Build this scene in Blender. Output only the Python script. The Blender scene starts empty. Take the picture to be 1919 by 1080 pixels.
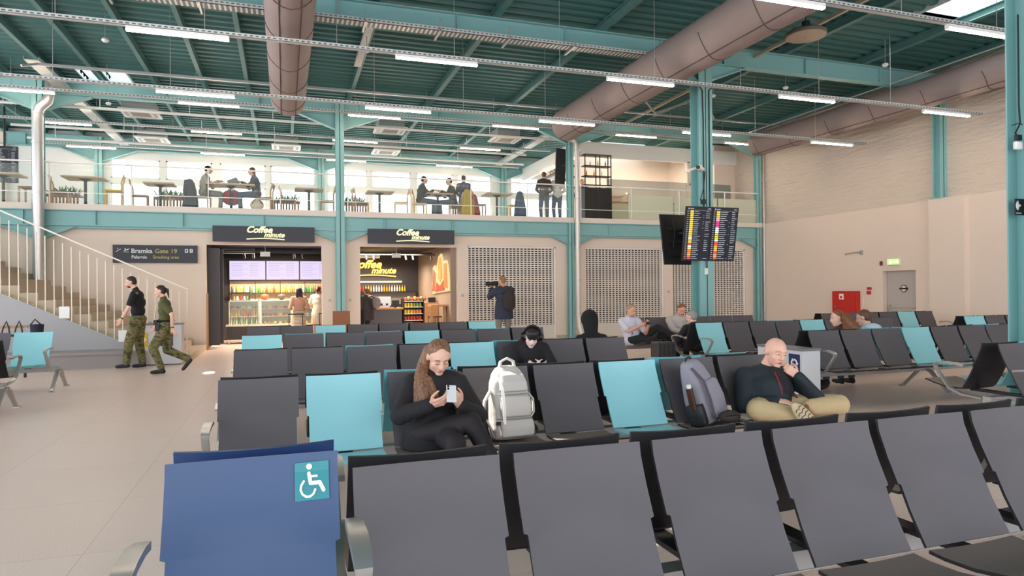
import bpy, bmesh, math, random
from mathutils import Vector, Matrix, Quaternion
PI = math.pi
SC = bpy.context.scene
COL = SC.collection
random.seed(7)

# ------------------------------------------------------------------ camera
def V(*a): return Vector(a)
yaw, pit, rol = 0.32776, 0.00264, -0.009225
Fw = V(math.sin(yaw)*math.cos(pit), math.cos(yaw)*math.cos(pit), math.sin(pit))
Rt = V(math.cos(yaw), -math.sin(yaw), 0)
Up = Rt.cross(Fw)
R2 = Rt*math.cos(rol)+Up*math.sin(rol)
U2 = Up*math.cos(rol)-Rt*math.sin(rol)
cam = bpy.data.objects.new('camera', bpy.data.cameras.new('camera'))
COL.objects.link(cam)
cam.data.sensor_width = 36.0
cam.data.lens = 36.0*1253.0/1919.0
cam.data.clip_end = 300
cam.matrix_world = Matrix(((R2.x, U2.x, -Fw.x, 0), (R2.y, U2.y, -Fw.y, 0), (R2.z, U2.z, -Fw.z, 1.62), (0, 0, 0, 1)))
SC.camera = cam

# ------------------------------------------------------------------ light and exposure
SC.view_settings.view_transform = 'Standard'
SC.view_settings.look = 'None'
SC.view_settings.gamma = 1.0
SC.view_settings.use_curve_mapping = False
SC.view_settings.exposure = 0.82
world = bpy.data.worlds.new('sky')
SC.world = world
world.use_nodes = True
bg = world.node_tree.nodes['Background']
bg.inputs[0].default_value = (0.9, 0.94, 1.0, 1)
bg.inputs[1].default_value = 2.2
sun = bpy.data.objects.new('sun', bpy.data.lights.new('sun', 'SUN'))
COL.objects.link(sun)
sun.data.energy = 9.0
sun.data.color = (1.0, 0.95, 0.88)
sun.data.angle = 0.01
SUN_TO = V(3.0, -5.0, -6.7).normalized()
sun.rotation_euler = (-SUN_TO).to_track_quat('Z', 'Y').to_euler()
TUBE_E = 36.0

# ------------------------------------------------------------------ materials
def lin(c):
    c = c/255.0
    return c/12.92 if c <= 0.04045 else ((c+0.055)/1.055)**2.4
def rgb(r, g, b): return (lin(r), lin(g), lin(b), 1)
MATS = {}
def mat(name, col, rough=0.6, metal=0.0, spec=0.5, noise=None, emit=None, bump=None, trans=0.0, alpha=None):
    if name in MATS: return MATS[name]
    m = bpy.data.materials.new(name); m.use_nodes = True
    nt = m.node_tree; b = nt.nodes['Principled BSDF']
    c = rgb(*col)
    b.inputs['Base Color'].default_value = c
    b.inputs['Roughness'].default_value = rough
    b.inputs['Metallic'].default_value = metal
    b.inputs['Specular IOR Level'].default_value = spec
    tc = nt.nodes.new('ShaderNodeTexCoord')
    if noise:                                   # (scale, amount)
        n = nt.nodes.new('ShaderNodeTexNoise'); n.inputs['Scale'].default_value = noise[0]; n.inputs['Detail'].default_value = 4
        nt.links.new(tc.outputs['Object'], n.inputs['Vector'])
        r = nt.nodes.new('ShaderNodeMixRGB'); r.blend_type = 'MIX'
        a = noise[1]
        r.inputs[1].default_value = tuple(max(0, x*(1-a)) for x in c[:3])+(1,)
        r.inputs[2].default_value = tuple(min(1, x*(1+a)) for x in c[:3])+(1,)
        nt.links.new(n.outputs['Fac'], r.inputs[0]); nt.links.new(r.outputs[0], b.inputs['Base Color'])
    if bump:                                    # (scale, strength)
        n = nt.nodes.new('ShaderNodeTexNoise'); n.inputs['Scale'].default_value = bump[0]; n.inputs['Detail'].default_value = 3
        nt.links.new(tc.outputs['Object'], n.inputs['Vector'])
        bp = nt.nodes.new('ShaderNodeBump'); bp.inputs['Strength'].default_value = bump[1]; bp.inputs['Distance'].default_value = 0.02
        nt.links.new(n.outputs['Fac'], bp.inputs['Height']); nt.links.new(bp.outputs[0], b.inputs['Normal'])
    if emit:
        b.inputs['Emission Color'].default_value = rgb(*emit[0]); b.inputs['Emission Strength'].default_value = emit[1]
    MATS[name] = m
    return m
def glass(name, col, clear=0.85, rough=0.05):
    if name in MATS: return MATS[name]
    m = bpy.data.materials.new(name); m.use_nodes = True
    nt = m.node_tree; nt.nodes.clear()
    o = nt.nodes.new('ShaderNodeOutputMaterial'); t = nt.nodes.new('ShaderNodeBsdfTransparent'); p = nt.nodes.new('ShaderNodeBsdfPrincipled')
    t.inputs[0].default_value = (0.97, 0.99, 0.98, 1)
    p.inputs['Base Color'].default_value = rgb(*col); p.inputs['Roughness'].default_value = rough
    mx = nt.nodes.new('ShaderNodeMixShader'); mx.inputs[0].default_value = 1-clear
    nt.links.new(t.outputs[0], mx.inputs[1]); nt.links.new(p.outputs[0], mx.inputs[2]); nt.links.new(mx.outputs[0], o.inputs[0])
    MATS[name] = m
    return m
def glow(name, col, s): return mat(name, (20, 20, 20), emit=(col, s))

WALL = mat('plaster_cream', (230, 212, 197), 0.8, noise=(0.7, 0.03), bump=(9, 0.08))
WALLW = mat('plaster_white', (236, 234, 230), 0.8)
GREYWALL = mat('paint_grey', (168, 166, 168), 0.7)
TEAL = mat('steel_teal', (136, 184, 184), 0.45, noise=(2, 0.03))
DECK = mat('deck_green', (56, 106, 104), 0.55, noise=(1.5, 0.12))
PURL = mat('purlin_green', (82, 126, 124), 0.5)
DARK = mat('shell_black', (34, 34, 38), 0.5)
PAD = mat('pad_grey', (86, 81, 85), 0.6, noise=(60, 0.05))
TSH = mat('shell_teal', (112, 190, 200), 0.4)
TPAD = mat('pad_teal', (146, 206, 214), 0.5, noise=(50, 0.03))
BSH = mat('shell_blue', (32, 58, 104), 0.4)
BPAD = mat('pad_blue', (60, 82, 120), 0.55, noise=(50, 0.04))
ALU = mat('cast_aluminium', (186, 184, 182), 0.32, metal=0.75)
BEAMM = mat('beam_grey', (176, 172, 170), 0.45, metal=0.2)
STEEL = mat('galvanised_steel', (196, 194, 192), 0.35, metal=0.7, noise=(4, 0.08))
TRAY = mat('tray_zinc', (190, 192, 190), 0.45, metal=0.3)
def perforated():
    m = bpy.data.materials.new('tray_perforated'); m.use_nodes = True
    nt = m.node_tree; b = nt.nodes['Principled BSDF']; b.inputs['Roughness'].default_value = 0.45; b.inputs['Metallic'].default_value = 0.2
    tc = nt.nodes.new('ShaderNodeTexCoord'); mp = nt.nodes.new('ShaderNodeMapping'); mp.inputs['Rotation'].default_value = (PI/2, 0, 0)
    br = nt.nodes.new('ShaderNodeTexBrick'); br.offset = 0; br.inputs['Scale'].default_value = 1; br.inputs['Brick Width'].default_value = 0.09; br.inputs['Row Height'].default_value = 0.06; br.inputs['Mortar Size'].default_value = 0.019; br.inputs['Mortar Smooth'].default_value = 0
    br.inputs['Color1'].default_value = rgb(96, 102, 102); br.inputs['Color2'].default_value = rgb(96, 102, 102); br.inputs['Mortar'].default_value = rgb(204, 206, 204)
    nt.links.new(tc.outputs['Object'], mp.inputs[0]); nt.links.new(mp.outputs[0], br.inputs['Vector']); nt.links.new(br.outputs[0], b.inputs['Base Color'])
    return m
TRAYP = perforated()
DUCT = mat('duct_fabric', (150, 134, 130), 0.75, noise=(1.2, 0.06), bump=(3, 0.15))
SEAM = mat('duct_seam', (88, 76, 76), 0.8)
BLACK = mat('matt_black', (22, 22, 24), 0.5)
NAVY = mat('sign_navy', (48, 50, 60), 0.5)
WHITE = mat('white_paint', (238, 236, 232), 0.5)
RAILW = mat('rail_cream', (232, 222, 204), 0.45)
BEIGE = mat('stair_stone', (190, 172, 152), 0.6, noise=(6, 0.06))
WOOD = mat('wood_light', (186, 140, 96), 0.5, noise=(7, 0.15))
WOODD = mat('wood_brown', (140, 92, 58), 0.5, noise=(7, 0.15))
YELLOW = mat('yellow_plastic', (214, 172, 30), 0.5)
GREEN = mat('leaf_green', (70, 112, 52), 0.6, noise=(20, 0.3))
RED = mat('red_paint', (196, 38, 28), 0.45)
REDC = mat('red_cloth', (170, 30, 44), 0.8)
SKIN = mat('skin', (226, 178, 156), 0.55, noise=(30, 0.05))
SKINW = mat('skin_warm', (214, 160, 132), 0.55, noise=(30, 0.05))
TUBE = glow('led_tube', (255, 234, 208), TUBE_E)
CLEAR = glass('clear_glass', (220, 235, 232), 0.9)
FROST = glass('frosted_glass', (214, 218, 196), 0.25, 0.35)
SCREENW = glow('menu_screen', (222, 208, 246), .62)

def floor_material():
    m = bpy.data.materials.new('terrazzo'); m.use_nodes = True
    nt = m.node_tree; b = nt.nodes['Principled BSDF']
    tc = nt.nodes.new('ShaderNodeTexCoord')
    br = nt.nodes.new('ShaderNodeTexBrick')
    br.offset = 0.0; br.inputs['Scale'].default_value = 1.0
    br.inputs['Brick Width'].default_value = 1.2; br.inputs['Row Height'].default_value = 1.2; br.inputs['Mortar Size'].default_value = 0.003
    br.inputs['Color1'].default_value = rgb(238, 214, 204); br.inputs['Color2'].default_value = rgb(234, 209, 199); br.inputs['Mortar'].default_value = rgb(206, 184, 174)
    nt.links.new(tc.outputs['Object'], br.inputs['Vector'])
    n = nt.nodes.new('ShaderNodeTexNoise'); n.inputs['Scale'].default_value = 90; n.inputs['Detail'].default_value = 6
    nt.links.new(tc.outputs['Object'], n.inputs['Vector'])
    cr = nt.nodes.new('ShaderNodeValToRGB'); cr.color_ramp.elements[0].position = 0.3; cr.color_ramp.elements[1].position = 0.7
    cr.color_ramp.elements[0].color = (0.86, 0.86, 0.86, 1); cr.color_ramp.elements[1].color = (1.05, 1.05, 1.05, 1)
    nt.links.new(n.outputs['Fac'], cr.inputs[0])
    mx = nt.nodes.new('ShaderNodeMixRGB'); mx.blend_type = 'MULTIPLY'; mx.inputs[0].default_value = 1
    nt.links.new(br.outputs[0], mx.inputs[1]); nt.links.new(cr.outputs[0], mx.inputs[2]); nt.links.new(mx.outputs[0], b.inputs['Base Color'])
    b.inputs['Roughness'].default_value = 0.34
    return m
FLOOR = floor_material()

def brick_material():
    m = bpy.data.materials.new('painted_brick'); m.use_nodes = True
    nt = m.node_tree; b = nt.nodes['Principled BSDF']
    b.inputs['Base Color'].default_value = rgb(220, 205, 190); b.inputs['Roughness'].default_value = 0.85
    tc = nt.nodes.new('ShaderNodeTexCoord'); mp = nt.nodes.new('ShaderNodeMapping'); mp.inputs['Rotation'].default_value = (PI/2, 0, PI/2)
    nt.links.new(tc.outputs['Object'], mp.inputs[0])
    n = nt.nodes.new('ShaderNodeTexNoise'); n.inputs['Scale'].default_value = 3.0; n.inputs['Detail'].default_value = 5
    mp2 = nt.nodes.new('ShaderNodeMapping'); mp2.inputs['Scale'].default_value = (1, 0.6, 3)
    nt.links.new(tc.outputs['Object'], mp2.inputs[0]); nt.links.new(mp2.outputs[0], n.inputs['Vector'])
    br = nt.nodes.new('ShaderNodeTexBrick'); br.inputs['Scale'].default_value = 4.0; br.inputs['Color1'].default_value = (1, 1, 1, 1); br.inputs['Color2'].default_value = (.9, .9, .9, 1); br.inputs['Mortar'].default_value = (0, 0, 0, 1)
    nt.links.new(mp.outputs[0], br.inputs['Vector'])
    ad = nt.nodes.new('ShaderNodeMixRGB'); ad.inputs[0].default_value = 0.75
    nt.links.new(br.outputs[0], ad.inputs[1]); nt.links.new(n.outputs['Fac'], ad.inputs[2])
    bp = nt.nodes.new('ShaderNodeBump'); bp.inputs['Strength'].default_value = 1.0; bp.inputs['Distance'].default_value = 0.14
    nt.links.new(ad.outputs[0], bp.inputs['Height']); nt.links.new(bp.outputs[0], b.inputs['Normal'])
    return m
BRICK = brick_material()

def camo_material():
    m = bpy.data.materials.new('camouflage'); m.use_nodes = True
    nt = m.node_tree; b = nt.nodes['Principled BSDF']; b.inputs['Roughness'].default_value = 0.9
    tc = nt.nodes.new('ShaderNodeTexCoord'); mp = nt.nodes.new('ShaderNodeMapping'); mp.inputs['Scale'].default_value = (1, 1, 1.8)
    n = nt.nodes.new('ShaderNodeTexNoise'); n.inputs['Scale'].default_value = 7; n.inputs['Detail'].default_value = 3
    nt.links.new(tc.outputs['Object'], mp.inputs[0]); nt.links.new(mp.outputs[0], n.inputs['Vector'])
    cr = nt.nodes.new('ShaderNodeValToRGB'); cr.color_ramp.interpolation = 'CONSTANT'
    e = cr.color_ramp.elements
    e[0].position = 0.0; e[0].color = rgb(64, 62, 40)
    e[1].position = 0.42; e[1].color = rgb(100, 100, 60)
    x = e.new(0.52); x.color = rgb(126, 116, 78)
    x = e.new(0.6); x.color = rgb(84, 72, 50)
    nt.links.new(n.outputs['Fac'], cr.inputs[0]); nt.links.new(cr.outputs[0], b.inputs['Base Color'])
    return m
CAMO = camo_material()

# ------------------------------------------------------------------ mesh helpers
def rotto(d):
    return V(0, 0, 1).rotation_difference(Vector(d).normalized()).to_matrix()
class MB:
    def __init__(s): s.v = []; s.f = []; s.m = []
    def add(s, vs, fs, mi=0):
        o = len(s.v); s.v += [Vector(v) for v in vs]; s.f += [tuple(i+o for i in f) for f in fs]; s.m += [mi]*len(fs)
        return s
    def box(s, x0, x1, y0, y1, z0, z1, mi=0):
        return s.add([(x0, y0, z0), (x1, y0, z0), (x1, y1, z0), (x0, y1, z0), (x0, y0, z1), (x1, y0, z1), (x1, y1, z1), (x0, y1, z1)],
                     [(0, 3, 2, 1), (4, 5, 6, 7), (0, 1, 5, 4), (1, 2, 6, 5), (2, 3, 7, 6), (3, 0, 4, 7)], mi)
    def obox(s, c, size, rot, mi=0):
        c = Vector(c); h = [x/2 for x in size]
        vs = [c+rot@V(a*h[0], b*h[1], d*h[2]) for d in (-1, 1) for a, b in ((-1, -1), (1, -1), (1, 1), (-1, 1))]
        return s.add(vs, [(0, 3, 2, 1), (4, 5, 6, 7), (0, 1, 5, 4), (1, 2, 6, 5), (2, 3, 7, 6), (3, 0, 4, 7)], mi)
    def bar(s, p0, p1, w, h, mi=0, up=(0, 0, 1)):
        p0 = Vector(p0); p1 = Vector(p1); d = p1-p0; z = d.normalized(); x = z.cross(Vector(up))
        x = x.normalized() if x.length > 1e-5 else V(1, 0, 0); y = z.cross(x)
        r = Matrix((x, y, z)).transposed()
        return s.obox((p0+p1)/2, (w, h, d.length), r, mi)
    def cyl(s, p0, p1, r0, r1=None, n=12, caps=True, mi=0):
        r1 = r0 if r1 is None else r1
        p0 = Vector(p0); p1 = Vector(p1); R = rotto(p1-p0)
        vs = []
        for p, r in ((p0, r0), (p1, r1)):
            for k in range(n):
                a = 2*PI*k/n; vs.append(p+R@V(math.cos(a)*r, math.sin(a)*r, 0))
        fs = [(k, (k+1) % n, n+(k+1) % n, n+k) for k in range(n)]
        if caps: fs += [tuple(range(n-1, -1, -1)), tuple(range(n, 2*n))]
        return s.add(vs, fs, mi)
    def tube(s, pts, r, n=8, mi=0):
        pts = [Vector(p) for p in pts]; rr = r if isinstance(r, (list, tuple)) else [r]*len(pts)
        vs = []; ref = None
        for i, p in enumerate(pts):
            d = (pts[min(i+1, len(pts)-1)]-pts[max(i-1, 0)]).normalized()
            if ref is None: ref = d.orthogonal().normalized()
            ref = (ref-d*ref.dot(d)).normalized(); b = d.cross(ref)
            for k in range(n):
                a = 2*PI*k/n; vs.append(p+(ref*math.cos(a)+b*math.sin(a))*rr[i])
        fs = [(i*n+k, i*n+(k+1) % n, (i+1)*n+(k+1) % n, (i+1)*n+k) for i in range(len(pts)-1) for k in range(n)]
        L = (len(pts)-1)*n
        fs += [tuple(range(n-1, -1, -1)), tuple(range(L, L+n))]
        return s.add(vs, fs, mi)
    def strap(s, pts, w, t, side=(1, 0, 0), mi=0):
        pts = [Vector(p) for p in pts]; sd = Vector(side); vs = []
        for i, p in enumerate(pts):
            d = (pts[min(i+1, len(pts)-1)]-pts[max(i-1, 0)]).normalized(); nrm = d.cross(sd).normalized()
            ww = w[i] if isinstance(w, (list, tuple)) else w
            vs += [p-sd*ww/2-nrm*t/2, p+sd*ww/2-nrm*t/2, p+sd*ww/2+nrm*t/2, p-sd*ww/2+nrm*t/2]
        fs = [(i*4+k, i*4+(k+1) % 4, i*4+4+(k+1) % 4, i*4+4+k) for i in range(len(pts)-1) for k in range(4)]
        L = (len(pts)-1)*4
        fs += [(3, 2, 1, 0), (L, L+1, L+2, L+3)]
        return s.add(vs, fs, mi)
    def sph(s, c, r, nu=16, nv=10, rot=None, mi=0):
        c = Vector(c); r = (r, r, r) if isinstance(r, (int, float)) else r
        rot = rot or Matrix.Identity(3); vs = [c+rot@V(0, 0, -r[2])]
        for j in range(1, nv):
            t = PI*j/nv
            for k in range(nu):
                a = 2*PI*k/nu; vs.append(c+rot@V(r[0]*math.sin(t)*math.cos(a), r[1]*math.sin(t)*math.sin(a), -r[2]*math.cos(t)))
        vs.append(c+rot@V(0, 0, r[2])); e = len(vs)-1
        fs = [(0, 1+(k+1) % nu, 1+k) for k in range(nu)]
        for j in range(nv-2):
            a = 1+j*nu; fs += [(a+k, a+(k+1) % nu, a+nu+(k+1) % nu, a+nu+k) for k in range(nu)]
        a = 1+(nv-2)*nu; fs += [(a+k, a+(k+1) % nu, e) for k in range(nu)]
        return s.add(vs, fs, mi)
    def cap(s, p0, p1, r0, r1=None, n=12):
        r1 = r0 if r1 is None else r1
        s.sph(p0, r0, n, 8); s.sph(p1, r1, n, 8)
        if (Vector(p1)-Vector(p0)).length > 1e-4: s.cyl(p0, p1, r0, r1, n)
        return s
    def prism(s, poly, a, b, axis='y', mi=0):
        def P(u, v, w): return {'y': (u, w, v), 'x': (w, u, v), 'z': (u, v, w)}[axis]
        n = len(poly); vs = [P(u, v, a) for u, v in poly]+[P(u, v, b) for u, v in poly]
        fs = [tuple(range(n-1, -1, -1)), tuple(range(n, 2*n))]+[(k, (k+1) % n, n+(k+1) % n, n+k) for k in range(n)]
        return s.add(vs, fs, mi)
    def lathe(s, prof, c, n=16, mi=0):
        c = Vector(c); vs = []
        for r, z in prof:
            for k in range(n):
                a = 2*PI*k/n; vs.append(c+V(r*math.cos(a), r*math.sin(a), z))
        fs = [(i*n+k, i*n+(k+1) % n, (i+1)*n+(k+1) % n, (i+1)*n+k) for i in range(len(prof)-1) for k in range(n)]
        L = (len(prof)-1)*n
        fs += [tuple(range(n-1, -1, -1)), tuple(range(L, L+n))]
        return s.add(vs, fs, mi)
    def mesh(s, name, mats, off=None, fix=True):
        me = bpy.data.meshes.new(name); o = off or V(0, 0, 0)
        me.from_pydata([v-o for v in s.v], [], s.f)
        for m in (mats if isinstance(mats, (list, tuple)) else [mats]): me.materials.append(m)
        me.polygons.foreach_set('material_index', s.m)
        if fix:
            bm = bmesh.new(); bm.from_mesh(me); bmesh.ops.recalc_face_normals(bm, faces=bm.faces); bm.to_mesh(me); bm.free()
        me.update()
        return me

def root_off(parent):
    o = V(0, 0, 0); p = parent
    while p: o += p.location; p = p.parent
    return o
def link(name, me, parent=None):
    o = bpy.data.objects.new(name, me); COL.objects.link(o)
    if parent: o.parent = parent
    return o
def shade(o, ang=40):
    me = o.data
    me.polygons.foreach_set('use_smooth', [True]*len(me.polygons))
    try: me.set_sharp_from_angle(angle=math.radians(ang))
    except Exception: pass
def part(name, mb, mats, parent, smooth=False, world=True, bevel=0, label=None):
    me = mb.mesh(name, mats, root_off(parent) if world else None)
    o = link(name, me, parent)
    if smooth: shade(o)
    if bevel:
        b = o.modifiers.new('bevel', 'BEVEL'); b.width = bevel; b.segments = 2; b.limit_method = 'ANGLE'
    if label: o['label'] = label
    return o
def thing(name, label, cat, loc=(0, 0, 0), rz=0, group=None):
    o = bpy.data.objects.new(name, None); COL.objects.link(o); o.location = loc; o.rotation_euler = (0, 0, rz)
    o.empty_display_size = 0.1
    o['label'] = label; o['category'] = cat
    if group: o['group'] = group
    return o
def single(name, mb, mats, label, cat, loc=(0, 0, 0), group=None, smooth=False, bevel=0, world=True):
    me = mb.mesh(name, mats, V(*loc) if world else None)
    o = link(name, me); o.location = loc
    o['label'] = label; o['category'] = cat
    if group: o['group'] = group
    if smooth: shade(o)
    if bevel:
        b = o.modifiers.new('bevel', 'BEVEL'); b.width = bevel; b.segments = 2; b.limit_method = 'ANGLE'
    return o
def struct(name, mb, mats, parent=None, smooth=False):
    o = link(name, mb.mesh(name, mats), parent)
    if not parent: o['kind'] = 'structure'
    if smooth: shade(o)
    return o
def dup(root, loc=None, rz=None, label=None, group=None):
    r = root.copy(); COL.objects.link(r)
    if loc is not None: r.location = loc
    if rz is not None: r.rotation_euler = (0, 0, rz)
    if label: r['label'] = label
    if group: r['group'] = group
    for ch in list(root.children):
        c = ch.copy(); COL.objects.link(c); c.parent = r
        for g in ch.children:
            d = g.copy(); COL.objects.link(d); d.parent = c
    return r
def text_mb(s, size, shear=0.0, ext=0.004, bold=0.0, sx=1.0):
    cu = bpy.data.curves.new('t', 'FONT'); cu.body = s; cu.size = size; cu.extrude = ext; cu.shear = shear; cu.offset = bold; cu.resolution_u = 3
    o = bpy.data.objects.new('t', cu); COL.objects.link(o)
    bpy.context.view_layer.update()
    me = bpy.data.meshes.new_from_object(o.evaluated_get(bpy.context.evaluated_depsgraph_get()))
    vs = [v.co.copy() for v in me.vertices]; fs = [tuple(p.vertices) for p in me.polygons]
    bpy.data.objects.remove(o); bpy.data.curves.remove(cu); bpy.data.meshes.remove(me)
    return [V(v.x*sx, v.y, v.z) for v in vs], fs
def put_text(mb, s, size, org, ux=(1, 0, 0), uy=(0, 0, 1), mi=0, **k):
    vs, fs = text_mb(s, size, **k); ux = Vector(ux); uy = Vector(uy); uz = ux.cross(uy); o = Vector(org)
    mb.add([o+ux*v.x+uy*v.y+uz*v.z for v in vs], fs, mi)
    return max(v.x for v in vs) if vs else 0

# ================================================================== the building
m = MB(); m.box(-14, 17.2, -8, 28.4, -0.12, 0); struct('floor', m, FLOOR)
# wall under the gallery with its openings
m = MB(); Y0, Y1 = 20.65, 20.85
for a, b, z in ((-14, -2.09, 0), (-2.09, 1.05, 2.98), (1.05, 2.17, 0), (2.17, 5.2, 2.98), (5.2, 5.54, 0), (5.54, 8.58, 3.04), (8.58, 9.66, 0),
                (9.66, 12.7, 3.04), (12.7, 13.06, 0), (13.06, 16.15, 3.04), (16.15, 16.9, 0)):
    m.box(a, b, Y0, Y1, z, 3.84)
struct('wall_back', m, WALL)
m = MB()
for a, b in ((-14, -2.09), (1.05, 2.17), (5.2, 5.54), (8.58, 9.66), (12.7, 13.06), (16.15, 16.76)): m.box(a, b, 20.62, 20.65, 0, 0.09)
struct('baseboard_back', m, mat('skirting_grey', (176, 170, 164), 0.5))
# gallery floor
m = MB(); m.box(-14, 16.86, 20.38, 28.1, 3.84, 4.0); struct('floor_gallery', m, mat('slab_white', (226, 214, 204), 0.7))
# right wall: smooth lower part, painted brick above, recess for the door
m = MB()
m.box(16.76, 17.2, 15.2, 28.1, 0, 3.96); m.box(16.76, 17.2, -8, 14.11, 0, 3.96); m.box(16.76, 17.2, 14.11, 15.2, 2.07, 3.96)
m.box(16.96, 17.2, 14.11, 15.2, 0, 2.07)
struct('wall_right', m, WALL)
m = MB(); m.box(16.84, 17.2, -8, 28.1, 3.96, 7.75); struct('wall_right_upper', m, BRICK)
m = MB(); m.box(16.58, 16.76, 12.55, 13.55, 0, 3.96); struct('trim_1', m, WALL)
m = MB(); m.box(16.92, 16.96, 14.13, 15.18, 0, 2.05); d = struct('door_1', m, mat('door_grey', (186, 180, 174), 0.5))
m2 = MB(); m2.tube([(16.9, 14.2, 0.98), (16.88, 14.2, 1.0), (16.88, 15.1, 1.0), (16.9, 15.1, 0.98)], 0.014); m2.box(16.88, 16.92, 14.16, 14.24, 0.92, 1.08); m2.box(16.88, 16.92, 15.06, 15.14, 0.92, 1.08)
struct('panic_bar', m2, ALU, d)
m2 = MB(); m2.cyl((16.918, 14.62, 1.55), (16.905, 14.62, 1.55), 0.11, n=20); struct('door_sign_disc', m2, mat('sign_red_brown', (120, 60, 50)), d)
m2 = MB(); m2.cyl((16.905, 14.62, 1.55), (16.9, 14.62, 1.55), 0.08, n=20); m2.box(16.895, 16.905, 14.48, 14.76, 1.525, 1.575, 1); struct('door_sign_bar', m2, [WHITE, BLACK], d)
# rear gallery wall with two bands of windows
WX = [(-6.03, -4.39), (-4.2, -2.6), (-2.33, -0.67), (-0.5, 1.19), (1.66, 3.26), (3.43, 5.07), (5.3, 6.91), (7.05, 8.6), (9.5, 11.1), (11.3, 12.9), (13.1, 14.7)]
m = MB()
m.box(-14, -6.03, 28, 28.2, 0, 7.7); m.box(14.7, 17.2, 28, 28.2, 0, 7.7); m.box(-6.03, 14.7, 28, 28.2, 6.6, 7.7); m.box(-6.03, 14.7, 28, 28.2, 5.7, 5.88); m.box(-6.03, 14.7, 28, 28.2, 0, 4.12)
for (a, b), (c, d) in zip(WX, WX[1:]):
    m.box(b, c, 28, 28.2, 4.12, 5.7); m.box(b, c, 28, 28.2, 5.88, 6.6)
struct('wall_rear_gallery', m, WALLW)
n = 0
for a, b in WX:
    for z0, z1 in ((4.12, 5.7), (5.88, 6.6)):
        n += 1; m = MB()
        for q in ((a, a+.05, z0, z1), (b-.05, b, z0, z1), (a, b, z0, z0+.05), (a, b, z1-.05, z1)): m.box(q[0], q[1], 28.03, 28.1, q[2], q[3])
        w = struct('window_%d' % n, m, WHITE); m = MB(); m.box(a+.05, b-.05, 28.06, 28.07, z0+.05, z1-.05); struct('pane', m, CLEAR, w)
m = MB(); m.box(-14, -9.2, 27.8, 28, 4, 7.6); struct('trim_2', m, WALL)

# roof deck with roof lights
HOLES = [(-5.1, -4.72, 20.05, 21.3), (-4.5, -3.95, 20.05, 21.0), (12.95, 14.4, 9.3, 10.9), (-1.85, -0.65, 9.3, 10.5), (11.0, 14.5, 24.3, 26.1)]  # fourth opening is out of view, added to let sun reach the seats
m = MB(); y = -8.0; P = 0.3
while y < 28.2:
    segs = [(-14.0, 17.2)]
    for h in HOLES:
        if y+P > h[2] and y < h[3]:
            ns = []
            for a, b in segs:
                if h[1] <= a or h[0] >= b: ns.append((a, b)); continue
                if h[0] > a: ns.append((a, h[0]))
                if h[1] < b: ns.append((h[1], b))
            segs = ns
    for a, b in segs:
        pr = [(y, 7.5), (y+.11, 7.5), (y+.15, 7.56), (y+.26, 7.56), (y+P, 7.5)]
        vs = [(a, p[0], p[1]) for p in pr]+[(b, p[0], p[1]) for p in pr]+[(a, y, 7.62), (a, y+P, 7.62), (b, y, 7.62), (b, y+P, 7.62)]
        fs = [(k, k+1, k+6, k+5) for k in range(4)]+[(10, 12, 13, 11), (0, 10, 11, 4, 3, 2, 1), (5, 6, 7, 8, 9, 13, 12), (0, 5, 12, 10), (4, 11, 13, 9)]
        m.add(vs, fs)
    y += P
struct('ceiling', m, DECK)
SKYF = mat('rooflight_frame', (214, 226, 226), 0.6)
for k, h in enumerate(HOLES):
    m = MB(); a, b, c, d = h; t = .03
    m.box(a-t, a, c, d, 7.45, 7.95); m.box(b, b+t, c, d, 7.45, 7.95); m.box(a-t, b+t, c-t, c, 7.45, 7.95); m.box(a-t, b+t, d, d+t, 7.45, 7.95)
    struct('trim_%d' % (k+3), m, SKYF)

def ibeam_x(m, x0, x1, y, z0, z1, w=0.2, t=0.025):
    m.box(x0, x1, y-w/2, y+w/2, z0, z0+t); m.box(x0, x1, y-w/2, y+w/2, z1-t, z1); m.box(x0, x1, y-.012, y+.012, z0+t, z1-t)
def haunch(m, x, dx, y, z, dz, w=0.2):
    m.prism([(x, z), (x+dx, z), (x, z-dz)], y-.012, y+.012)
    m.prism([(x+dx, z), (x, z-dz), (x, z-dz-.025), (x+dx, z-.025)], y-w/2, y+w/2)
def frame(y, xs, z0=6.88, z1=7.32, dz=0.42, L=1.1, nm='roof_beam'):
    for a, b, ha, hb in xs:
        m = MB(); ibeam_x(m, a, b, y, z0, z1)
        k = a+0.6
        while k < b: m.box(k-.008, k+.008, y-.09, y+.09, z0+.02, z1-.02); k += 2.4
        if ha: haunch(m, a+.1, L, y, z0, dz)
        if hb: haunch(m, b-.1, -L, y, z0, dz)
        struct(nm, m, TEAL)
frame(6.2, [(-14, 9.2, 0, 1), (9.2, 16.84, 1, 1)])
frame(13.4, [(-14, 9.28, 0, 1), (9.28, 16.84, 1, 1)])
frame(20.55, [(-14, -6.06, 0, 1), (-6.06, 1.58, 1, 1), (1.58, 9.15, 1, 1), (9.15, 16.7, 1, 1)])
frame(27.85, [(-14, -6.35, 0, 1), (-6.35, 1.42, 1, 1), (1.42, 9.1, 1, 1), (9.1, 16.8, 1, 1)])
for x in (-9.2, -8.0, -6.85, -5.65, -4.6, -3.3, -2.06, -0.93, 0.3, 1.87, 4.25, 6.7, 9.15, 11.65, 14.1, 16.4):
    w = 0.1 if x < 2 else 0.13
    m = MB(); m.box(x-w/2, x+w/2, -6, 28, 7.32, 7.345); m.box(x-.01, x+.01, -6, 28, 7.345, 7.5); m.box(x-w/2, x+w/2, -6, 28, 7.48, 7.5)
    struct('purlin', m, PURL)
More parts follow.
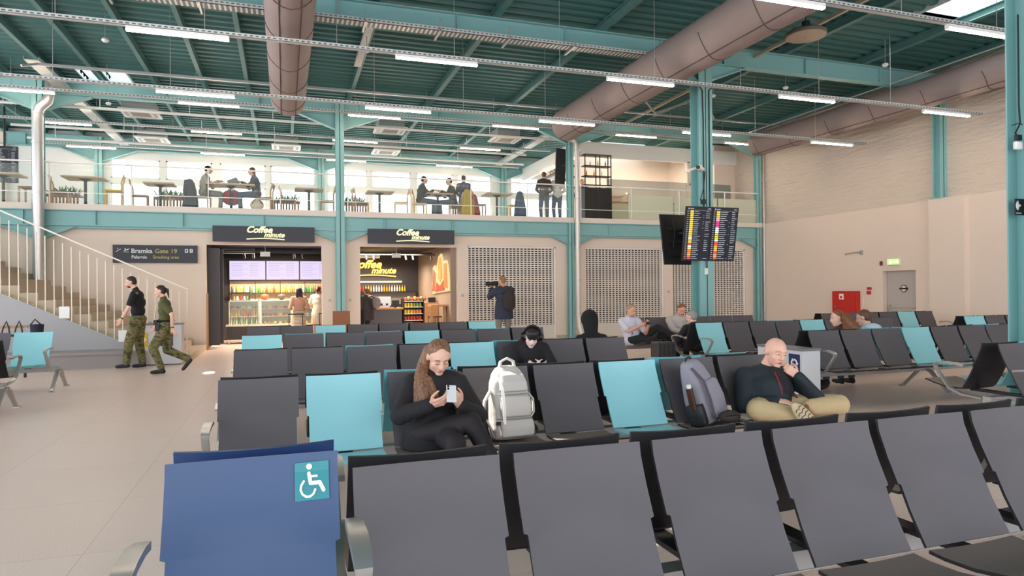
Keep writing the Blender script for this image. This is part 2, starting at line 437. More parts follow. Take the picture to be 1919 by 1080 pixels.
def hcol(x, y, z0, z1, w=0.24, nm='column', ax='x'):
    m = MB(); h = w/2; t = 0.022
    if ax == 'x': m.box(x-h, x+h, y-h, y-h+t, z0, z1); m.box(x-h, x+h, y+h-t, y+h, z0, z1); m.box(x-.01, x+.01, y-h, y+h, z0, z1)
    else: m.box(x-h, x-h+t, y-h, y+h, z0, z1); m.box(x+h-t, x+h, y-h, y+h, z0, z1); m.box(x-h, x+h, y-.01, y+.01, z0, z1)
    m.box(x-h-.04, x+h+.04, y-h-.04, y+h+.04, z0, z0+.03)
    return struct(nm, m, TEAL)
hcol(-6.06, 20.5, 0, 7.3); hcol(1.58, 20.5, 0, 7.3, 0.25); hcol(9.05, 20.5, 0, 7.3, 0.2); hcol(16.6, 20.5, 0, 7.3, 0.2)
hcol(9.28, 13.4, 0, 7.3, 0.36); hcol(9.4, 6.2, 0, 7.3, 0.36)
hcol(16.72, 13.32, 3.96, 7.3, 0.24)
for x in (-6.35, 1.42, 9.1): hcol(x, 27.8, 4.0, 7.3, 0.24)
# gallery edge beam
for a, b in ((-14, -6.06), (-6.06, 1.58), (1.58, 9.15), (9.15, 16.65)):
    m = MB(); ibeam_x(m, a, b, 20.5, 3.42, 3.84, 0.22)
    k = a+1.3
    while k < b: m.box(k-.01, k+.01, 20.41, 20.59, 3.44, 3.82); k += 2.1
    haunch(m, a+.1, 0.75, 20.5, 3.42, 0.33); haunch(m, b-.1, -0.75, 20.5, 3.42, 0.33)
    m.box(a, b, 20.48, 20.64, 3.36, 3.42)
    struct('edge_beam', m, TEAL)

# shutters
def shutter(x0, x1, z1, pos):
    t = thing('roller_shutter', 'white perforated roller shutter, %s' % pos, 'shutter', ((x0+x1)/2, 20.76, 0))
    g = mat('shutter_white', (222, 214, 204), 0.5)
    m = MB(); m.box(x0, x1, 20.74, 20.78, 0, .4)
    z = .02
    while z < .4: m.box(x0, x1, 20.73, 20.745, z, z+.055); z += .075
    part('solid_slats', m, g, t)
    m = MB(); z = .4
    while z < z1-.05: m.box(x0, x1, 20.745, 20.765, z, z+.033); z += .0715
    x = x0
    while x < x1: m.box(x, x+.042, 20.743, 20.767, .4, z1-.03); x += .127
    part('grille', m, g, t)
    m = MB(); m.box(x0, x0+.04, 20.7, 20.8, 0, z1); m.box(x1-.04, x1, 20.7, 20.8, 0, z1); m.box(x0, x1, 20.7, 20.8, z1-.05, z1)
    part('guide_frame', m, WALLW, t)
shutter(5.54, 8.58, 3.04, 'behind the standing photographer')
shutter(9.66, 12.7, 3.04, 'behind the man in the pale short-sleeved shirt')
shutter(13.06, 16.15, 3.04, 'nearest the red cabinet, partly behind the screen column')
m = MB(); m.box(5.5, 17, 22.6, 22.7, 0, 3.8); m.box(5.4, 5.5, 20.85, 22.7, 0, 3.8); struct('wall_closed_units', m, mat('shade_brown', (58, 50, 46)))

# stairs
ST = MB(); poly = [(-2.1, 0)]; x, z = -2.1, 0
for k in range(24):
    z += .165; poly.append((x, z)); x -= .34; poly.append((x, z))
poly += [(x, 0)]
ST.prism(poly, 17.36, 20.62); 
st = struct('stairs', ST, BEIGE)
m = MB(); m.prism([(-2.41, 0), (-10.3, 3.82), (-10.3, 0)], 17.28, 17.36); struct('stair_side_panel', m, GREYWALL, st)
m = MB(); m.bar((-2.38, 17.27, 0.02), (-10.3, 17.27, 3.85), .02, .035, up=(0, 1, 0)); struct('stair_edge_strip', m, mat('edge_olive', (176, 158, 96)), st)
m = MB(); m.prism([(-9, 0), (-3.0, 0), (-3.0, .3), (-9, .3)], 16.55, 17.28); m.box(-9, -3.0, 16.5, 17.28, .3, .36); struct('stair_plinth', m, mat('plinth_grey', (150, 142, 140), 0.4), st)
t = thing('stair_railing', 'white steel stair railing with thin vertical bars', 'railing', (-2.3, 17.3, 0))
x = -2.16
while x > -7.5:
    zb = max(0, .484*(-2.41-x)); m = MB(); m.box(x-.009, x+.009, 17.21, 17.235, zb, zb+1.66); part('baluster', m, RAILW, t); x -= .166
m = MB(); m.bar((-2.14, 17.22, 1.7), (-9.5, 17.22, 1.7+.484*7.2), .03, .045, up=(0, 1, 0)); part('handrail', m, RAILW, t)
for x in (-4.6, -3.45): z = .484*(-2.41-x); m = MB(); m.box(x-.12, x+.08, 17.19, 17.21, z+.02, z+.28); part('notice_plate', m, WHITE, t)

# gallery balustrade
t = thing('gallery_railing', 'steel and glass railing along the upper level edge', 'railing', (0, 20.42, 4))
m = MB(); m.tube([(-14, 20.42, 5.08), (16.7, 20.42, 5.08)], .022); part('top_rail', m, WHITE, t)
m = MB(); m.box(-14, 16.7, 20.415, 20.43, 4.28, 4.3); part('lower_rail', m, WHITE, t)
x = -9.6
while x < 16.7: m = MB(); m.box(x-.012, x+.012, 20.4, 20.44, 4, 5.08); part('post', m, WHITE, t); x += 1.9
x = -9.6
while x < 9: m = MB(); m.box(x+.05, x+1.85, 20.425, 20.433, 4.05, 5.0); part('glass_panel', m, glass('balustrade_glass', (225, 235, 232), .93), t); x += 1.9
x = 11.2
while x < 16.6: m = MB(); m.box(x+.02, x+1.78, 20.46, 20.472, 4.02, 4.85); part('frosted_panel', m, FROST, t, label='frosted yellowish glass panel'); x += 1.82

# ------------------------------------------------------------------ ducts and pipes
def duct(x, z, r, y0, y1, lab, seams):
    t = thing('air_duct', lab, 'duct', (x, y0, z))
    m = MB(); n = 28; vs = []; ys = [y0]
    y = y0
    while y < y1-.05: y += .35; ys.append(min(y, y1))
    for i, y in enumerate(ys):
        for k in range(n):
            a = 2*PI*k/n; rr = r*(1+.006*math.sin(i*1.7+k*.4)-(.012 if i % 4 == 0 else 0)); vs.append((x+rr*math.cos(a), y, z+rr*math.sin(a)))
    L = len(ys)
    fs = [(i*n+k, i*n+(k+1) % n, (i+1)*n+(k+1) % n, (i+1)*n+k) for i in range(L-1) for k in range(n)]+[tuple(range(n)), tuple(range((L-1)*n, L*n))]
    m.add(vs, fs); part('duct_tube', m, DUCT, t, smooth=True)
    m = MB()
    for a in seams: m.box(x+(r+.002)*math.cos(a)-.008, x+(r+.002)*math.cos(a)+.008, y0, y1, z+(r+.002)*math.sin(a)-.008, z+(r+.002)*math.sin(a)+.008)
    part('seam_lines', m, SEAM, t)
    y = y0+1.2
    while y < y1:
        m = MB(); pts = [(x+(r+.004)*math.cos(a), y+.05*math.sin(3*a), z+(r+.004)*math.sin(a)) for a in [PI*j/12+PI for j in range(13)]]; m.tube(pts, .008, 5); y += 1.55
        part('seam_ring', m, SEAM, t)
duct(0.12, 6.42, .415, 5, 17.6, 'large grey fabric air duct hanging above the coffee shops', (-PI/2-.42, -PI/2+.42))
duct(7.93, 6.48, .465, 5, 18.2, 'large grey fabric air duct hanging beside the screen column', (-PI/2-.5, -PI/2+.9))
duct(15.3, 6.47, .37, 5, 18.9, 'grey fabric air duct hanging along the brick wall', (-PI/2-.5,))
m = MB(); m.tube([(15.0, 5, 6.9), (15.0, 19, 6.9)], .02); single('duct_rail', m, STEEL, 'thin suspension rail above the duct by the brick wall', 'rail', (15, 5, 6.9))
t = thing('insulated_pipe', 'foil-wrapped vertical pipe beside the stairs', 'pipe', (-5.97, 20.15, 0))
m = MB(); m.tube([(-5.97, 20.15, 0), (-5.97, 20.15, 6.25), (-5.93, 20.15, 6.42), (-5.75, 20.15, 6.6), (-5.7, 20.15, 6.8), (-5.7, 20.3, 7.3)], .125, 14); part('pipe_body', m, STEEL, t, smooth=True)
for z in (.9, 1.5, 2.6, 4.2, 5.5, 6.25): m = MB(); m.cyl((-5.97, 20.15, z), (-5.97, 20.15, z+.04), .135, n=16); part('clamp_ring', m, STEEL, t)
t = thing('drain_pipe', 'silver vertical pipe beside the middle gallery column', 'pipe', (9.2, 20.25, 0))
m = MB(); m.tube([(9.3, 20.1, 0), (9.24, 20.25, .35), (9.2, 20.25, .8), (9.2, 20.25, 6.35), (9.12, 20.25, 6.52), (8.85, 20.25, 6.6)], .085, 12); part('pipe_body', m, mat('pipe_white', (214, 208, 200), .35, metal=.3), t, smooth=True)
for z in (.8, 1.9, 3.0, 4.6, 6.2): m = MB(); m.cyl((9.2, 20.25, z), (9.2, 20.25, z+.05), .1, n=14); part('clamp_ring', m, STEEL, t)

# ------------------------------------------------------------------ suspended lamp rows
ROWS = [(7.85, 5.8, [-1.6, 2.6, 6.83, 10.79, 15], -6, 16, 'nearest row'),
        (11.8, 5.8, [-1.57, 2.63, 6.77, 10.9, 15.05], -8, 16.2, 'row before the screen column'),
        (15.25, 5.8, [-5.9, -1.71, 2.49, 6.67, 10.73, 14.96], -9, 16.2, 'row behind the screen column'),
        (19.5, 6.7, [-6.15, -1.87, 2.49, 6.8, 11.0, 15.2], -9, 16.3, 'row before the gallery'),
        (23.1, 6.75, [-6.2, -2.0, 2.3, 6.7], -8, 9.4, 'row over the tables'),
        (26.6, 6.75, [-6.3, -2.1, 2.3, 6.6], -8, 9.4, 'row by the windows')]
ORD = ['first', 'second', 'third', 'fourth', 'fifth', 'sixth', 'seventh', 'eighth']
lamp0 = None
for (y, z, cs, xa, xb, nm) in ROWS:
    t = thing('cable_tray', 'perforated zinc cable tray carrying the %s' % nm.replace('row', 'lamp row', 1), 'cable tray', (xa, y, z))
    m = MB(); m.box(xa, xb, y-.05, y+.05, z, z+.006); m.box(xa, xb, y-.05, y-.045, z, z+.06); m.box(xa, xb, y+.045, y+.05, z, z+.06)
    part('tray_body', m, TRAYP, t)
    x = xa+.6
    while x < xb:
        if not any(abs(x-q[0]) < q[1] and y < 19 for q in ((.12, .5), (7.93, .55), (15.3, .45))):
            m = MB(); m.cyl((x, y, z+.03), (x, y, 7.5), .006, n=5); part('hanger_wire', m, STEEL, t)
        x += 2.07
    for k, c in enumerate(cs):
        lab = 'glowing LED tube lamp, %s from the stair side in the %s' % (ORD[k], nm)
        if lamp0 is None:
            lamp0 = thing('tube_lamp', lab, 'ceiling lamp', (c, y, z-.002), 0, 'suspended LED tube lamps')
            m = MB(); m.box(-.74, .74, -.04, .04, -.05, 0); m.box(-.745, -.74, -.04, .04, -.078, 0); m.box(.74, .745, -.04, .04, -.078, 0); part('housing', m, WHITE, lamp0, world=False)
            m = MB(); m.box(-.74, .74, -.028, .028, -.075, -.05); part('diffuser', m, TUBE, lamp0, world=False)
        else: dup(lamp0, (c, y, z-.002), 0, lab)
# rails, trays under the roof
t = thing('cable_tray', 'wide pale cable tray fixed below the large roof beam', 'cable tray', (-8, 13.15, 6.8))
m = MB(); m.box(-14, 8.2, 13.0, 13.25, 6.78, 6.79); m.box(-14, 8.2, 13.0, 13.01, 6.78, 6.86); part('tray_body', m, TRAYP, t)
x = -5.75
while x < 7.3:
    if abs(x-.12) > .5: m = MB(); m.box(x-.02, x+.02, 12.9, 13.45, 6.74, 6.78); m.box(x-.01, x+.01, 12.9, 12.92, 6.76, 7.0); part('bracket', m, STEEL, t)
    x += 1.45
m = MB(); m.bar((-5.3, 17.9, 6.87), (8, 18, 6.9), .05, .06); m.bar((-5.3, 17.9, 6.87), (-5.55, 17.7, 6.75), .05, .05); single('ceiling_rail', m, STEEL, 'white-lit steel rail under the roof in front of the gallery', 'rail', (-5.3, 17.9, 6.87))
m = MB(); m.bar((10.7, 8, 7.2), (10.9, 20, 7.2), .07, .07); single('ceiling_rail', m, mat('rail_tan', (190, 176, 156), .5), 'tan conduit running over the screen column toward the gallery', 'rail', (10.7, 8, 7.2))
m = MB(); m.box(1.68, 1.84, 13.6, 17.0, 7.22, 7.24); m.box(1.68, 1.69, 13.6, 17.0, 7.24, 7.3); m.box(1.83, 1.84, 13.6, 17.0, 7.24, 7.3); single('cable_tray', m, TRAY, 'short perforated cable tray running back beside the middle roof purlin', 'cable tray', (1.7, 13.6, 7.22))
for y, z, x0, x1, lab in ((21.6, 6.85, -8, 9, 'white pipe under the gallery roof above the first tables'), (24.6, 6.9, -8, 9, 'white pipe under the gallery roof above the middle tables'), (26.0, 6.8, -8, 9.4, 'white pipe under the gallery roof near the windows')):
    m = MB(); m.tube([(x0, y, z), (x1, y, z)], .045, 8)
    x = x0+.8
    while x < x1: m.cyl((x, y, z), (x, y, 7.4), .012, n=5); x += 2.3
    single('ceiling_pipe', m, WHITE, lab, 'pipe', (x0, y, z))
for x, lab in ((-5.6, 'pale cable tray running back above the stair pipe'), (8.6, 'pale cable tray running back above the gallery bar')):
    m = MB(); m.box(x, x+.3, 18 if x < 0 else 20.8, 27.5, 6.98, 7.0); m.box(x, x+.01, 18 if x < 0 else 20.8, 27.5, 7.0, 7.07); m.box(x+.29, x+.3, 18 if x < 0 else 20.8, 27.5, 7.0, 7.07)
    single('cable_tray', m, TRAY, lab, 'cable tray', (x, 21, 7))
m = MB()
pz = [(9.45, 17.9, 6.95), (9.7, 17.0, 7.25), (10.7, 17.8, 6.95), (11.8, 17.0, 7.3), (12.8, 17.8, 6.95)]
for a, b in zip(pz, pz[1:]): m.bar(a, b, .05, .05)
m.bar((8.9, 17.9, 6.93), (16.5, 17.9, 6.93), .04, .04); single('roof_truss', m, STEEL, 'zigzag steel bracing under the roof behind the screen column', 'truss', (9.45, 17.9, 6.95))
# cassettes, detectors, diffuser disc
ac0 = None
for x, y, z, lab in ((-4.05, 22.6, 7.0, 'white ceiling air conditioner above the left gallery tables'), (3.4, 22.6, 7.0, 'white ceiling air conditioner above the middle gallery tables'),
                     (7.55, 22.8, 7.0, 'white ceiling air conditioner nearest the gallery bar'), (-4.4, 26.6, 7.05, 'white ceiling air conditioner far back by the left gallery windows'), (0.1, 26.6, 7.05, 'white ceiling air conditioner far back by the middle gallery windows'), (3.8, 26.4, 7.05, 'white ceiling air conditioner far back by the window mullions')):
    if ac0 is None:
        ac0 = thing('ceiling_air_conditioner', lab, 'air conditioner', (x, y, z), 0, 'ceiling cassettes over the gallery')
        m = MB(); m.box(-.42, .42, -.42, .42, .06, .34); part('unit_body', m, mat('ac_grey', (176, 180, 178)), ac0, world=False)
        m = MB(); m.box(-.52, .52, -.52, .52, 0, .06); part('fascia', m, WHITE, ac0, world=False, bevel=.02)
        m = MB(); m.box(-.26, .26, -.26, .26, -.012, 0)
        for k in range(9): m.box(-.24, .24, -.24+k*.055, -.225+k*.055, -.016, -.012, 1)
        part('grille', m, [mat('ac_inner', (206, 196, 190)), mat('ac_slat', (150, 140, 136))], ac0, world=False)
        m = MB()
        for a, b in ((-.44, -.34), (.34, .44)): m.box(a, b, -.34, .34, -.006, 0); m.box(-.34, .34, a, b, -.006, 0)
        part('flaps', m, mat('ac_flap', (190, 184, 180)), ac0, world=False)
        for a in (-.38, .38):
            for b in (-.38, .38): m = MB(); m.cyl((a, b, .3), (a, b, .48), .008, n=5); part('hanger_rod', m, STEEL, ac0, world=False)
    else: dup(ac0, (x, y, z), 0, lab)
sd0 = None
for x, y, lab in ((-3.5, 15.9, 'stair side'), (-4.6, 21.2, 'left gallery'), (1.75, 14.9, 'roof centre, beside the short tray'), (1.85, 21.1, 'middle gallery column'), (13.6, 12.2, 'brick wall duct, near'), (11.2, 15.6, 'screen column, far side'), (12.6, 14.4, 'brick wall duct, far')):
    lab = 'small white smoke detector hanging near the %s' % lab
    if sd0 is None:
        sd0 = thing('smoke_detector', lab, 'smoke detector', (x, y, 6.9), 0, 'hanging smoke detectors')
        m = MB(); m.lathe([(.02, -.04), (.05, -.03), (.075, 0), (.06, .035), (.02, .04)], (0, 0, 0), 14); part('sensor_head', m, WHITE, sd0, world=False, smooth=True)
        m = MB(); m.cyl((0, 0, .03), (0, 0, .62), .008, n=6); part('rod', m, STEEL, sd0, world=False)
    else: dup(sd0, (x, y, 6.9), 0, lab)
t = thing('ceiling_loudspeaker', 'round pendant disc with a pale rim hanging by the large duct', 'loudspeaker', (10.15, 11.0, 6.75))
m = MB(); m.lathe([(.37, 0), (.4, .02), (.4, .07), (.37, .1), (.1, .16), (.08, .17)], (10.15, 11.0, 6.75), 28); part('rim', m, mat('disc_dark', (110, 104, 98)), t, smooth=True)
m = MB(); m.lathe([(.02, -.012), (.36, -.01), (.385, .0), (.385, .012)], (10.15, 11.0, 6.75), 28); m.sph((10.15, 11.0, 6.735), .02, 8, 6); part('face', m, mat('disc_tan', (178, 160, 140), .6), t, smooth=True)
m = MB(); m.cyl((10.15, 11.0, 6.9), (10.15, 11.0, 7.06), .08, n=14); m.cyl((10.15, 11, 7.0), (10.15, 11, 7.5), .012, n=6); part('mount', m, DARK, t)

# ================================================================== beam seating
# side profile of one seat, the sitter facing -y; origin on the floor under the beam
BACK = [(-.095, .985), (-.105, .93), (-.15, .82), (-.205, .71), (-.255, .60), (-.3, .52), (-.335, .46)]
PAN = [(-.345, .452), (-.42, .447), (-.55, .452), (-.68, .475), (-.76, .497), (-.81, .505), (-.835, .495)]
def shell(prof, wid, sag, thick):
    m = MB(); nx = 8; P = [Vector((0, a, b)) for a, b in prof]
    N = []
    for i in range(len(P)):
        d = (P[min(i+1, len(P)-1)]-P[max(i-1, 0)]).normalized(); N.append(d.cross(V(1, 0, 0)).normalized())
    F = []; B = []
    for i, p in enumerate(P):
        for j in range(nx+1):
            u = -1+2*j/nx; s = sag(i)*(1-u*u); q = V(u*wid(i), p.y, p.z)-N[i]*s
            F.append(q); B.append(q-N[i]*thick)
    W = nx+1; L = len(P); vs = F+B; fs = []; mi = []
    for i in range(L-1):
        for j in range(nx):
            a = i*W+j; fs.append((a, a+1, a+W+1, a+W)); mi.append(0)
            a += L*W; fs.append((a, a+W, a+W+1, a+1)); mi.append(1)
    o = L*W
    for i in range(L-1):
        a = i*W; fs.append((a, a+W, o+a+W, o+a)); mi.append(1)
        a = i*W+nx; fs.append((a, o+a, o+a+W, a+W)); mi.append(1)
    for j in range(nx):
        fs.append((j, o+j, o+j+1, j+1)); mi.append(1)
        a = (L-1)*W+j; fs.append((a, a+1, o+a+1, o+a)); mi.append(1)
    m.v = vs; m.f = fs; m.m = mi
    return m
def seat_meshes(hw):
    zs = [p[1] for p in BACK]
    b2 = []
    for a, b in BACK:
        b2.append((a, b))
        if abs(b-.71) < .001: b2.append((a-.002, b-.006))
    back = shell(b2, lambda i: hw if b2[i][1] > .707 else hw-.016, lambda i: [.026, .026, .024, .02, .02, .016, .012, .008][min(i, 7)], .014)
    pan = shell(PAN, lambda i: [hw-.016, hw-.016, hw-.016, hw-.016, hw-.018, hw-.03, hw-.05][i], lambda i: [.008, .012, .014, .012, .006, 0, 0][i], .016)
    return back, pan
_b, _p = seat_meshes(.276)
def inner(m):                               # thin shell edge: darken to the shell material, keep the pad on the sitting face
    return m
SEATM = {}
for key, pad, sh in (('dark', PAD, DARK), ('teal', TPAD, TSH), ('blue', BPAD, BSH)):
    SEATM[key] = (_b.mesh('backrest_'+key, [pad, sh]), _p.mesh('seat_'+key, [pad if key != 'dark' else mat('pan_brown_grey', (122, 108, 102), .5), sh]))
    for me in SEATM[key]: me.polygons.foreach_set('use_smooth', [True]*len(me.polygons)); me.set_sharp_from_angle(angle=math.radians(50))
def arm_mesh():
    m = MB(); m.strap([(0, -.06, .37), (0, -.3, .385), (0, -.45, .44), (0, -.56, .58), (0, -.625, .67), (0, -.63, .695), (0, -.6, .715), (0, -.5, .73), (0, -.38, .728), (0, -.27, .71)],
                      [.05, .05, .05, .045, .045, .05, .055, .058, .055, .045], .022)
    return m.mesh('armrest', ALU)
def leg_mesh():
    m = MB(); m.strap([(0, -.02, .33), (0, -.1, .3), (0, -.24, .16), (0, -.37, .03), (0, -.43, .008)], [.075, .07, .055, .05, .06], .03)
    m.box(-.04, .04, -.46, -.37, 0, .012)
    return m.mesh('leg', ALU)
ARM, LEG = arm_mesh(), leg_mesh()
for me in (ARM, LEG): me.polygons.foreach_set('use_smooth', [True]*len(me.polygons)); me.set_sharp_from_angle(angle=math.radians(35))
COLN = {'d': 'dark', 't': 'teal', 'b': 'blue'}
def bench(x0, yc, pitch, front, rear, label, group=None, legs=None, arms_f=(), arms_r=(), dz={}, gap={}):
    n = max(len(front), len(rear)); L = pitch*n
    t = thing('beam_bench', label, 'bench seating', (x0+L/2, yc, 0), 0, group)
    ox = -L/2
    xs = [ox+pitch*k+.276 for k in range(n)]
    for k, x in gap.items(): xs[k] = x-(x0+L/2)
    for cols, rz, nm in ((front, 0, 'front'), (rear, PI, 'rear')):
        for k, c in enumerate(cols):
            if c == '-': continue
            bk, pn = SEATM[COLN[c]]
            z = dz.get(k, 0)
            for nme, me in (('backrest', bk), ('seat', pn)):
                o = link(nme, me, t); o.location = (xs[k], 0, z); o.rotation_euler = (0, 0, rz)
                if c != 'd': o['label'] = {'t': 'pale teal ', 'b': 'blue '}[c]+nme
    xa, xb = min(xs)-.33, max(xs)+.33
    m = MB(); m.box(xa, xb, -.05, .05, .31, .4); m.box(xa-.004, xb+.004, -.055, .055, .305, .31); part('beam', m, BEAMM, t, world=False)
    for k in range(n):
        m = MB(); m.box(xs[k]-.05, xs[k]+.05, -.4, .4, .4, .425)
        part('seat_bracket', m, DARK, t, world=False)
    lx = [xa, ox+pitch*(n//2)-.02, xb] if legs is None else [q-(x0+L/2) for q in legs]
    for q in lx:
        for rz in ((0, PI)):
            o = link('leg', LEG, t); o.location = (q, 0, 0); o.rotation_euler = (0, 0, rz)
    for lst, rz in ((arms_f, 0), (arms_r, PI)):
        for q in lst:
            xx = xa+.02 if q == 'L' else xb-.02 if q == 'R' else q-(x0+L/2)
            o = link('armrest', ARM, t); o.location = (xx, 0, 0); o.rotation_euler = (0, 0, rz); o.scale = (1, 1, dz.get('arm', 1))
    return t
G1 = 'double beam benches in the left seating block'
b1 = bench(.235-.62, 2.555, .611, 'bddddddd', 'bddddddd', 'nearest grey double bench with blue wheelchair-priority seats at its end', G1, arms_f=('L', .205), arms_r=('L', .205), dz={0: .068, 'arm': 1.2}, gap={0: -.103})
bench(-.46, 5.35, .607, 'dtdddtdd', 'ddtdddtd', 'double bench where the long-haired woman and bald man sit', G1, arms_f=('L',), arms_r=('L',))
bench(-.53, 7.95, .6, 'ddddtddd', 'ddtddtdd', 'double bench where the person in headphones sits', G1, arms_f=('L', 'R'), arms_r=('L', 'R'))
bench(-.595, 10.6, .594, 'tdddtddd', 'dtdtddtd', 'double bench with a teal seat at its aisle end, behind the headphones bench', G1, arms_f=('L', 'R'), arms_r=('L', 'R'))
bench(-.65, 13.1, .592, 'ddtddddt', 'dddddddd', 'farthest double bench before the coffee shop doors', G1, arms_f=('L', 'R'), arms_r=('L', 'R'))
G2 = 'double beam benches on the right side of the hall'
bench(7.05, 10.5, .585, 'tdddtddd', 'dddtdddd', 'double bench with a teal end seat by the screen column', G2, arms_f=('L', 'R'), arms_r=('L', 'R'))
bench(7.14, 7.85, .592, 'dddtdddd', 'ddttddtd', 'double bench just behind the right recycling bin', G2, arms_f=('L', 'R'), arms_r=('L', 'R'))
bench(7.32, 5.26, .6, 'ddt', 'dtd', 'short dark double bench beside the right teal column', G2, arms_f=('L',), arms_r=('L',), legs=(7.0, 8.9))
bench(12.08, 12.8, .6, 'ddddtd', 'dddddd', 'double bench standing by the grey wall door', G2, arms_f=('L', 'R'), arms_r=('L', 'R'))
bench(13.33, 10.2, .6, 'tdddd', 'ddddd', 'double bench with teal end seat by the right wall pilaster', G2, arms_f=('L',), arms_r=('L',))
bench(6.88, 13.0, .57, 'dddddd', '', 'single bench where the pale-shirted man sits by the shutters', G2, arms_f=('L', 'R'))
G3 = 'benches on the left aisle'
bench(-5.45, 13.25, .6, 'ddt', '', 'single bench with a teal end seat standing before the stairs', G3, arms_f=('L', 'R'))
bench(-5.45, 10.95, .6, 'ddd', 'ddd', 'dark double bench nearest the viewer in the left aisle', G3, arms_f=('R',), arms_r=('R',))

# wheelchair pictogram on the blue seat
t = thing('priority_sticker', 'teal square sticker with white wheelchair symbol on the blue backrest', 'sticker', (.03, 2.43, .93))
def on_back(u, w):                            # u across, w up along the blue backrest
    z0 = .068; i = 0; d = .985-w; pr = BACK
    for (a, b), (c, e) in zip(pr, pr[1:]):
        if d >= e:
            f = (b-d)/(b-e); y = a+(c-a)*f
            sg = (.024)*(1-((u+.103)/.276)**2)
            return V(u, 2.555+y+sg*.93, d+z0-sg*.35)
    return V(u, 2.2, d)
def patch(m, pts, off, mi=0):
    vs = [on_back(a, b)+V(0, -off-.006, off*.35+.002) for a, b in pts]; vs2 = [v+V(0, .004, 0) for v in vs]; n = len(vs)
    m.add(vs+vs2, [tuple(range(n)), tuple(range(2*n-1, n-1, -1))]+[(k, (k+1) % n, n+(k+1) % n, n+k) for k in range(n)], mi)
sx0, sx1, sw0, sw1 = .028, .142, .03, .152
m = MB()
for i in range(4):
    for j in range(4):
        a, b = sx0+(sx1-sx0)*i/4, sx0+(sx1-sx0)*(i+1)/4; c, d = sw0+(sw1-sw0)*j/4, sw0+(sw1-sw0)*(j+1)/4
        patch(m, [(a, c), (b, c), (b, d), (a, d)], .0)
part('sticker_ground', m, mat('sticker_teal', (20, 128, 138), .4), t)
def stroke(m, pts, w):
    for (a, b), (c, d) in zip(pts, pts[1:]):
        dx, dy = c-a, d-b; l = math.hypot(dx, dy); nx, ny = -dy/l*w/2, dx/l*w/2
        patch(m, [(a+nx, b+ny), (c+nx, d+ny), (c-nx, d-ny), (a-nx, b-ny)], .004)
    for a, b in pts: patch(m, [(a+w/2*math.cos(q*PI/5), b+w/2*math.sin(q*PI/5)) for q in range(10)], .0042)
def S(px, py): return (sx0+(px-985)/225*(sx1-sx0), sw0+(py-320)/230*(sw1-sw0))
m = MB(); hx, hy = S(1080, 350); patch(m, [(hx+.0098*math.cos(q*PI/8), hy+.0098*math.sin(q*PI/8)) for q in range(16)], .004)
stroke(m, [S(1078, 392), S(1088, 450), S(1148, 450), S(1172, 497)], .0125); stroke(m, [S(1085, 410), S(1130, 410)], .007)
cx_, cy_ = 1072, 482
stroke(m, [S(cx_-28, cy_-46), S(cx_-46, cy_-22), S(cx_-50, cy_+4), S(cx_-38, cy_+30), S(cx_-14, cy_+46), S(cx_+12, cy_+46), S(cx_+34, cy_+32), S(cx_+46, cy_+8)], .007)
part('wheelchair_symbol', m, WHITE, t)

# ------------------------------------------------------------------ recycling bins
def arrows_ring(m, c, r, ux, uy, mi):
    c = Vector(c); ux = Vector(ux); uy = Vector(uy); n = ux.cross(uy)*.003
    for k in range(3):
        a0 = PI/2+k*2*PI/3
        P = []
        for q in range(5):
            a = a0-q*.36; P.append((math.cos(a), math.sin(a)))
        vs = [c+(ux*x+uy*y)*r*1.0+n for x, y in P]+[c+(ux*x+uy*y)*r*.6+n for x, y in P]
        m.add(vs, [(i, i+1, i+6, i+5) for i in range(4)], mi)
        a = a0-4*.36; x, y = math.cos(a), math.sin(a); tx, ty = math.sin(a), -math.cos(a)
        m.add([c+(ux*x+uy*y)*r*1.25+n, c+(ux*x+uy*y)*r*.38+n, c+(ux*(x*.8+tx*.5)+uy*(y*.8+ty*.5))*r+n], [(0, 1, 2)], mi)
def bin_(x0, x1, y0, y1, h, label, faces):
    t = thing('recycling_bin', label, 'bin', ((x0+x1)/2, (y0+y1)/2, 0))
    m = MB(); m.box(x0, x1, y0, y1, .02, h-.03); m.box(x0+.02, x1-.02, y0+.02, y1-.02, 0, .02, 1); part('bin_body', m, [mat('bin_grey', (206, 206, 208), .45), BLACK], t, bevel=.004)
    m = MB(); m.box(x0-.01, x1+.01, y0-.01, y1+.01, h-.03, h); part('lid', m, mat('bin_lid', (120, 122, 128), .4), t)
    for (kind, c, ux, uy, s) in faces:
        c = Vector(c); ux = Vector(ux); uy = Vector(uy); n = ux.cross(uy)
        m = MB(); vs = [c+ux*a*s*.5+uy*b*s*.62+n*e for e in (0, .004) for a, b in ((-1, -1), (1, -1), (1, 1), (-1, 1))]
        m.add(vs, [(0, 3, 2, 1), (4, 5, 6, 7), (0, 1, 5, 4), (1, 2, 6, 5), (2, 3, 7, 6), (3, 0, 4, 7)], 0)
        arrows_ring(m, c+n*.002, s*.32, ux, uy, 1)
        part('sorting_sign', m, [mat('sign_blue' if kind == 'b' else 'sign_yellow', (24, 34, 92) if kind == 'b' else (226, 176, 30)), WHITE], t, label='navy sign with white arrow ring' if kind == 'b' else 'yellow sign with white arrow ring')
    return t
bin_(6.7, 7.0, 7.38, 8.3, .77, 'grey recycling bin with navy arrow sign beside the bald man', [('b', (6.698, 7.54, .56), (0, -1, 0), (0, 0, 1), .21)])
bin_(-3.2, -2.22, 16.75, 17.15, .93, 'wide grey recycling bin behind the two walkers', [('b', (-2.52, 16.745, .58), (1, 0, 0), (0, 0, 1), .25), ('y', (-3.02, 16.745, .58), (1, 0, 0), (0, 0, 1), .25)])

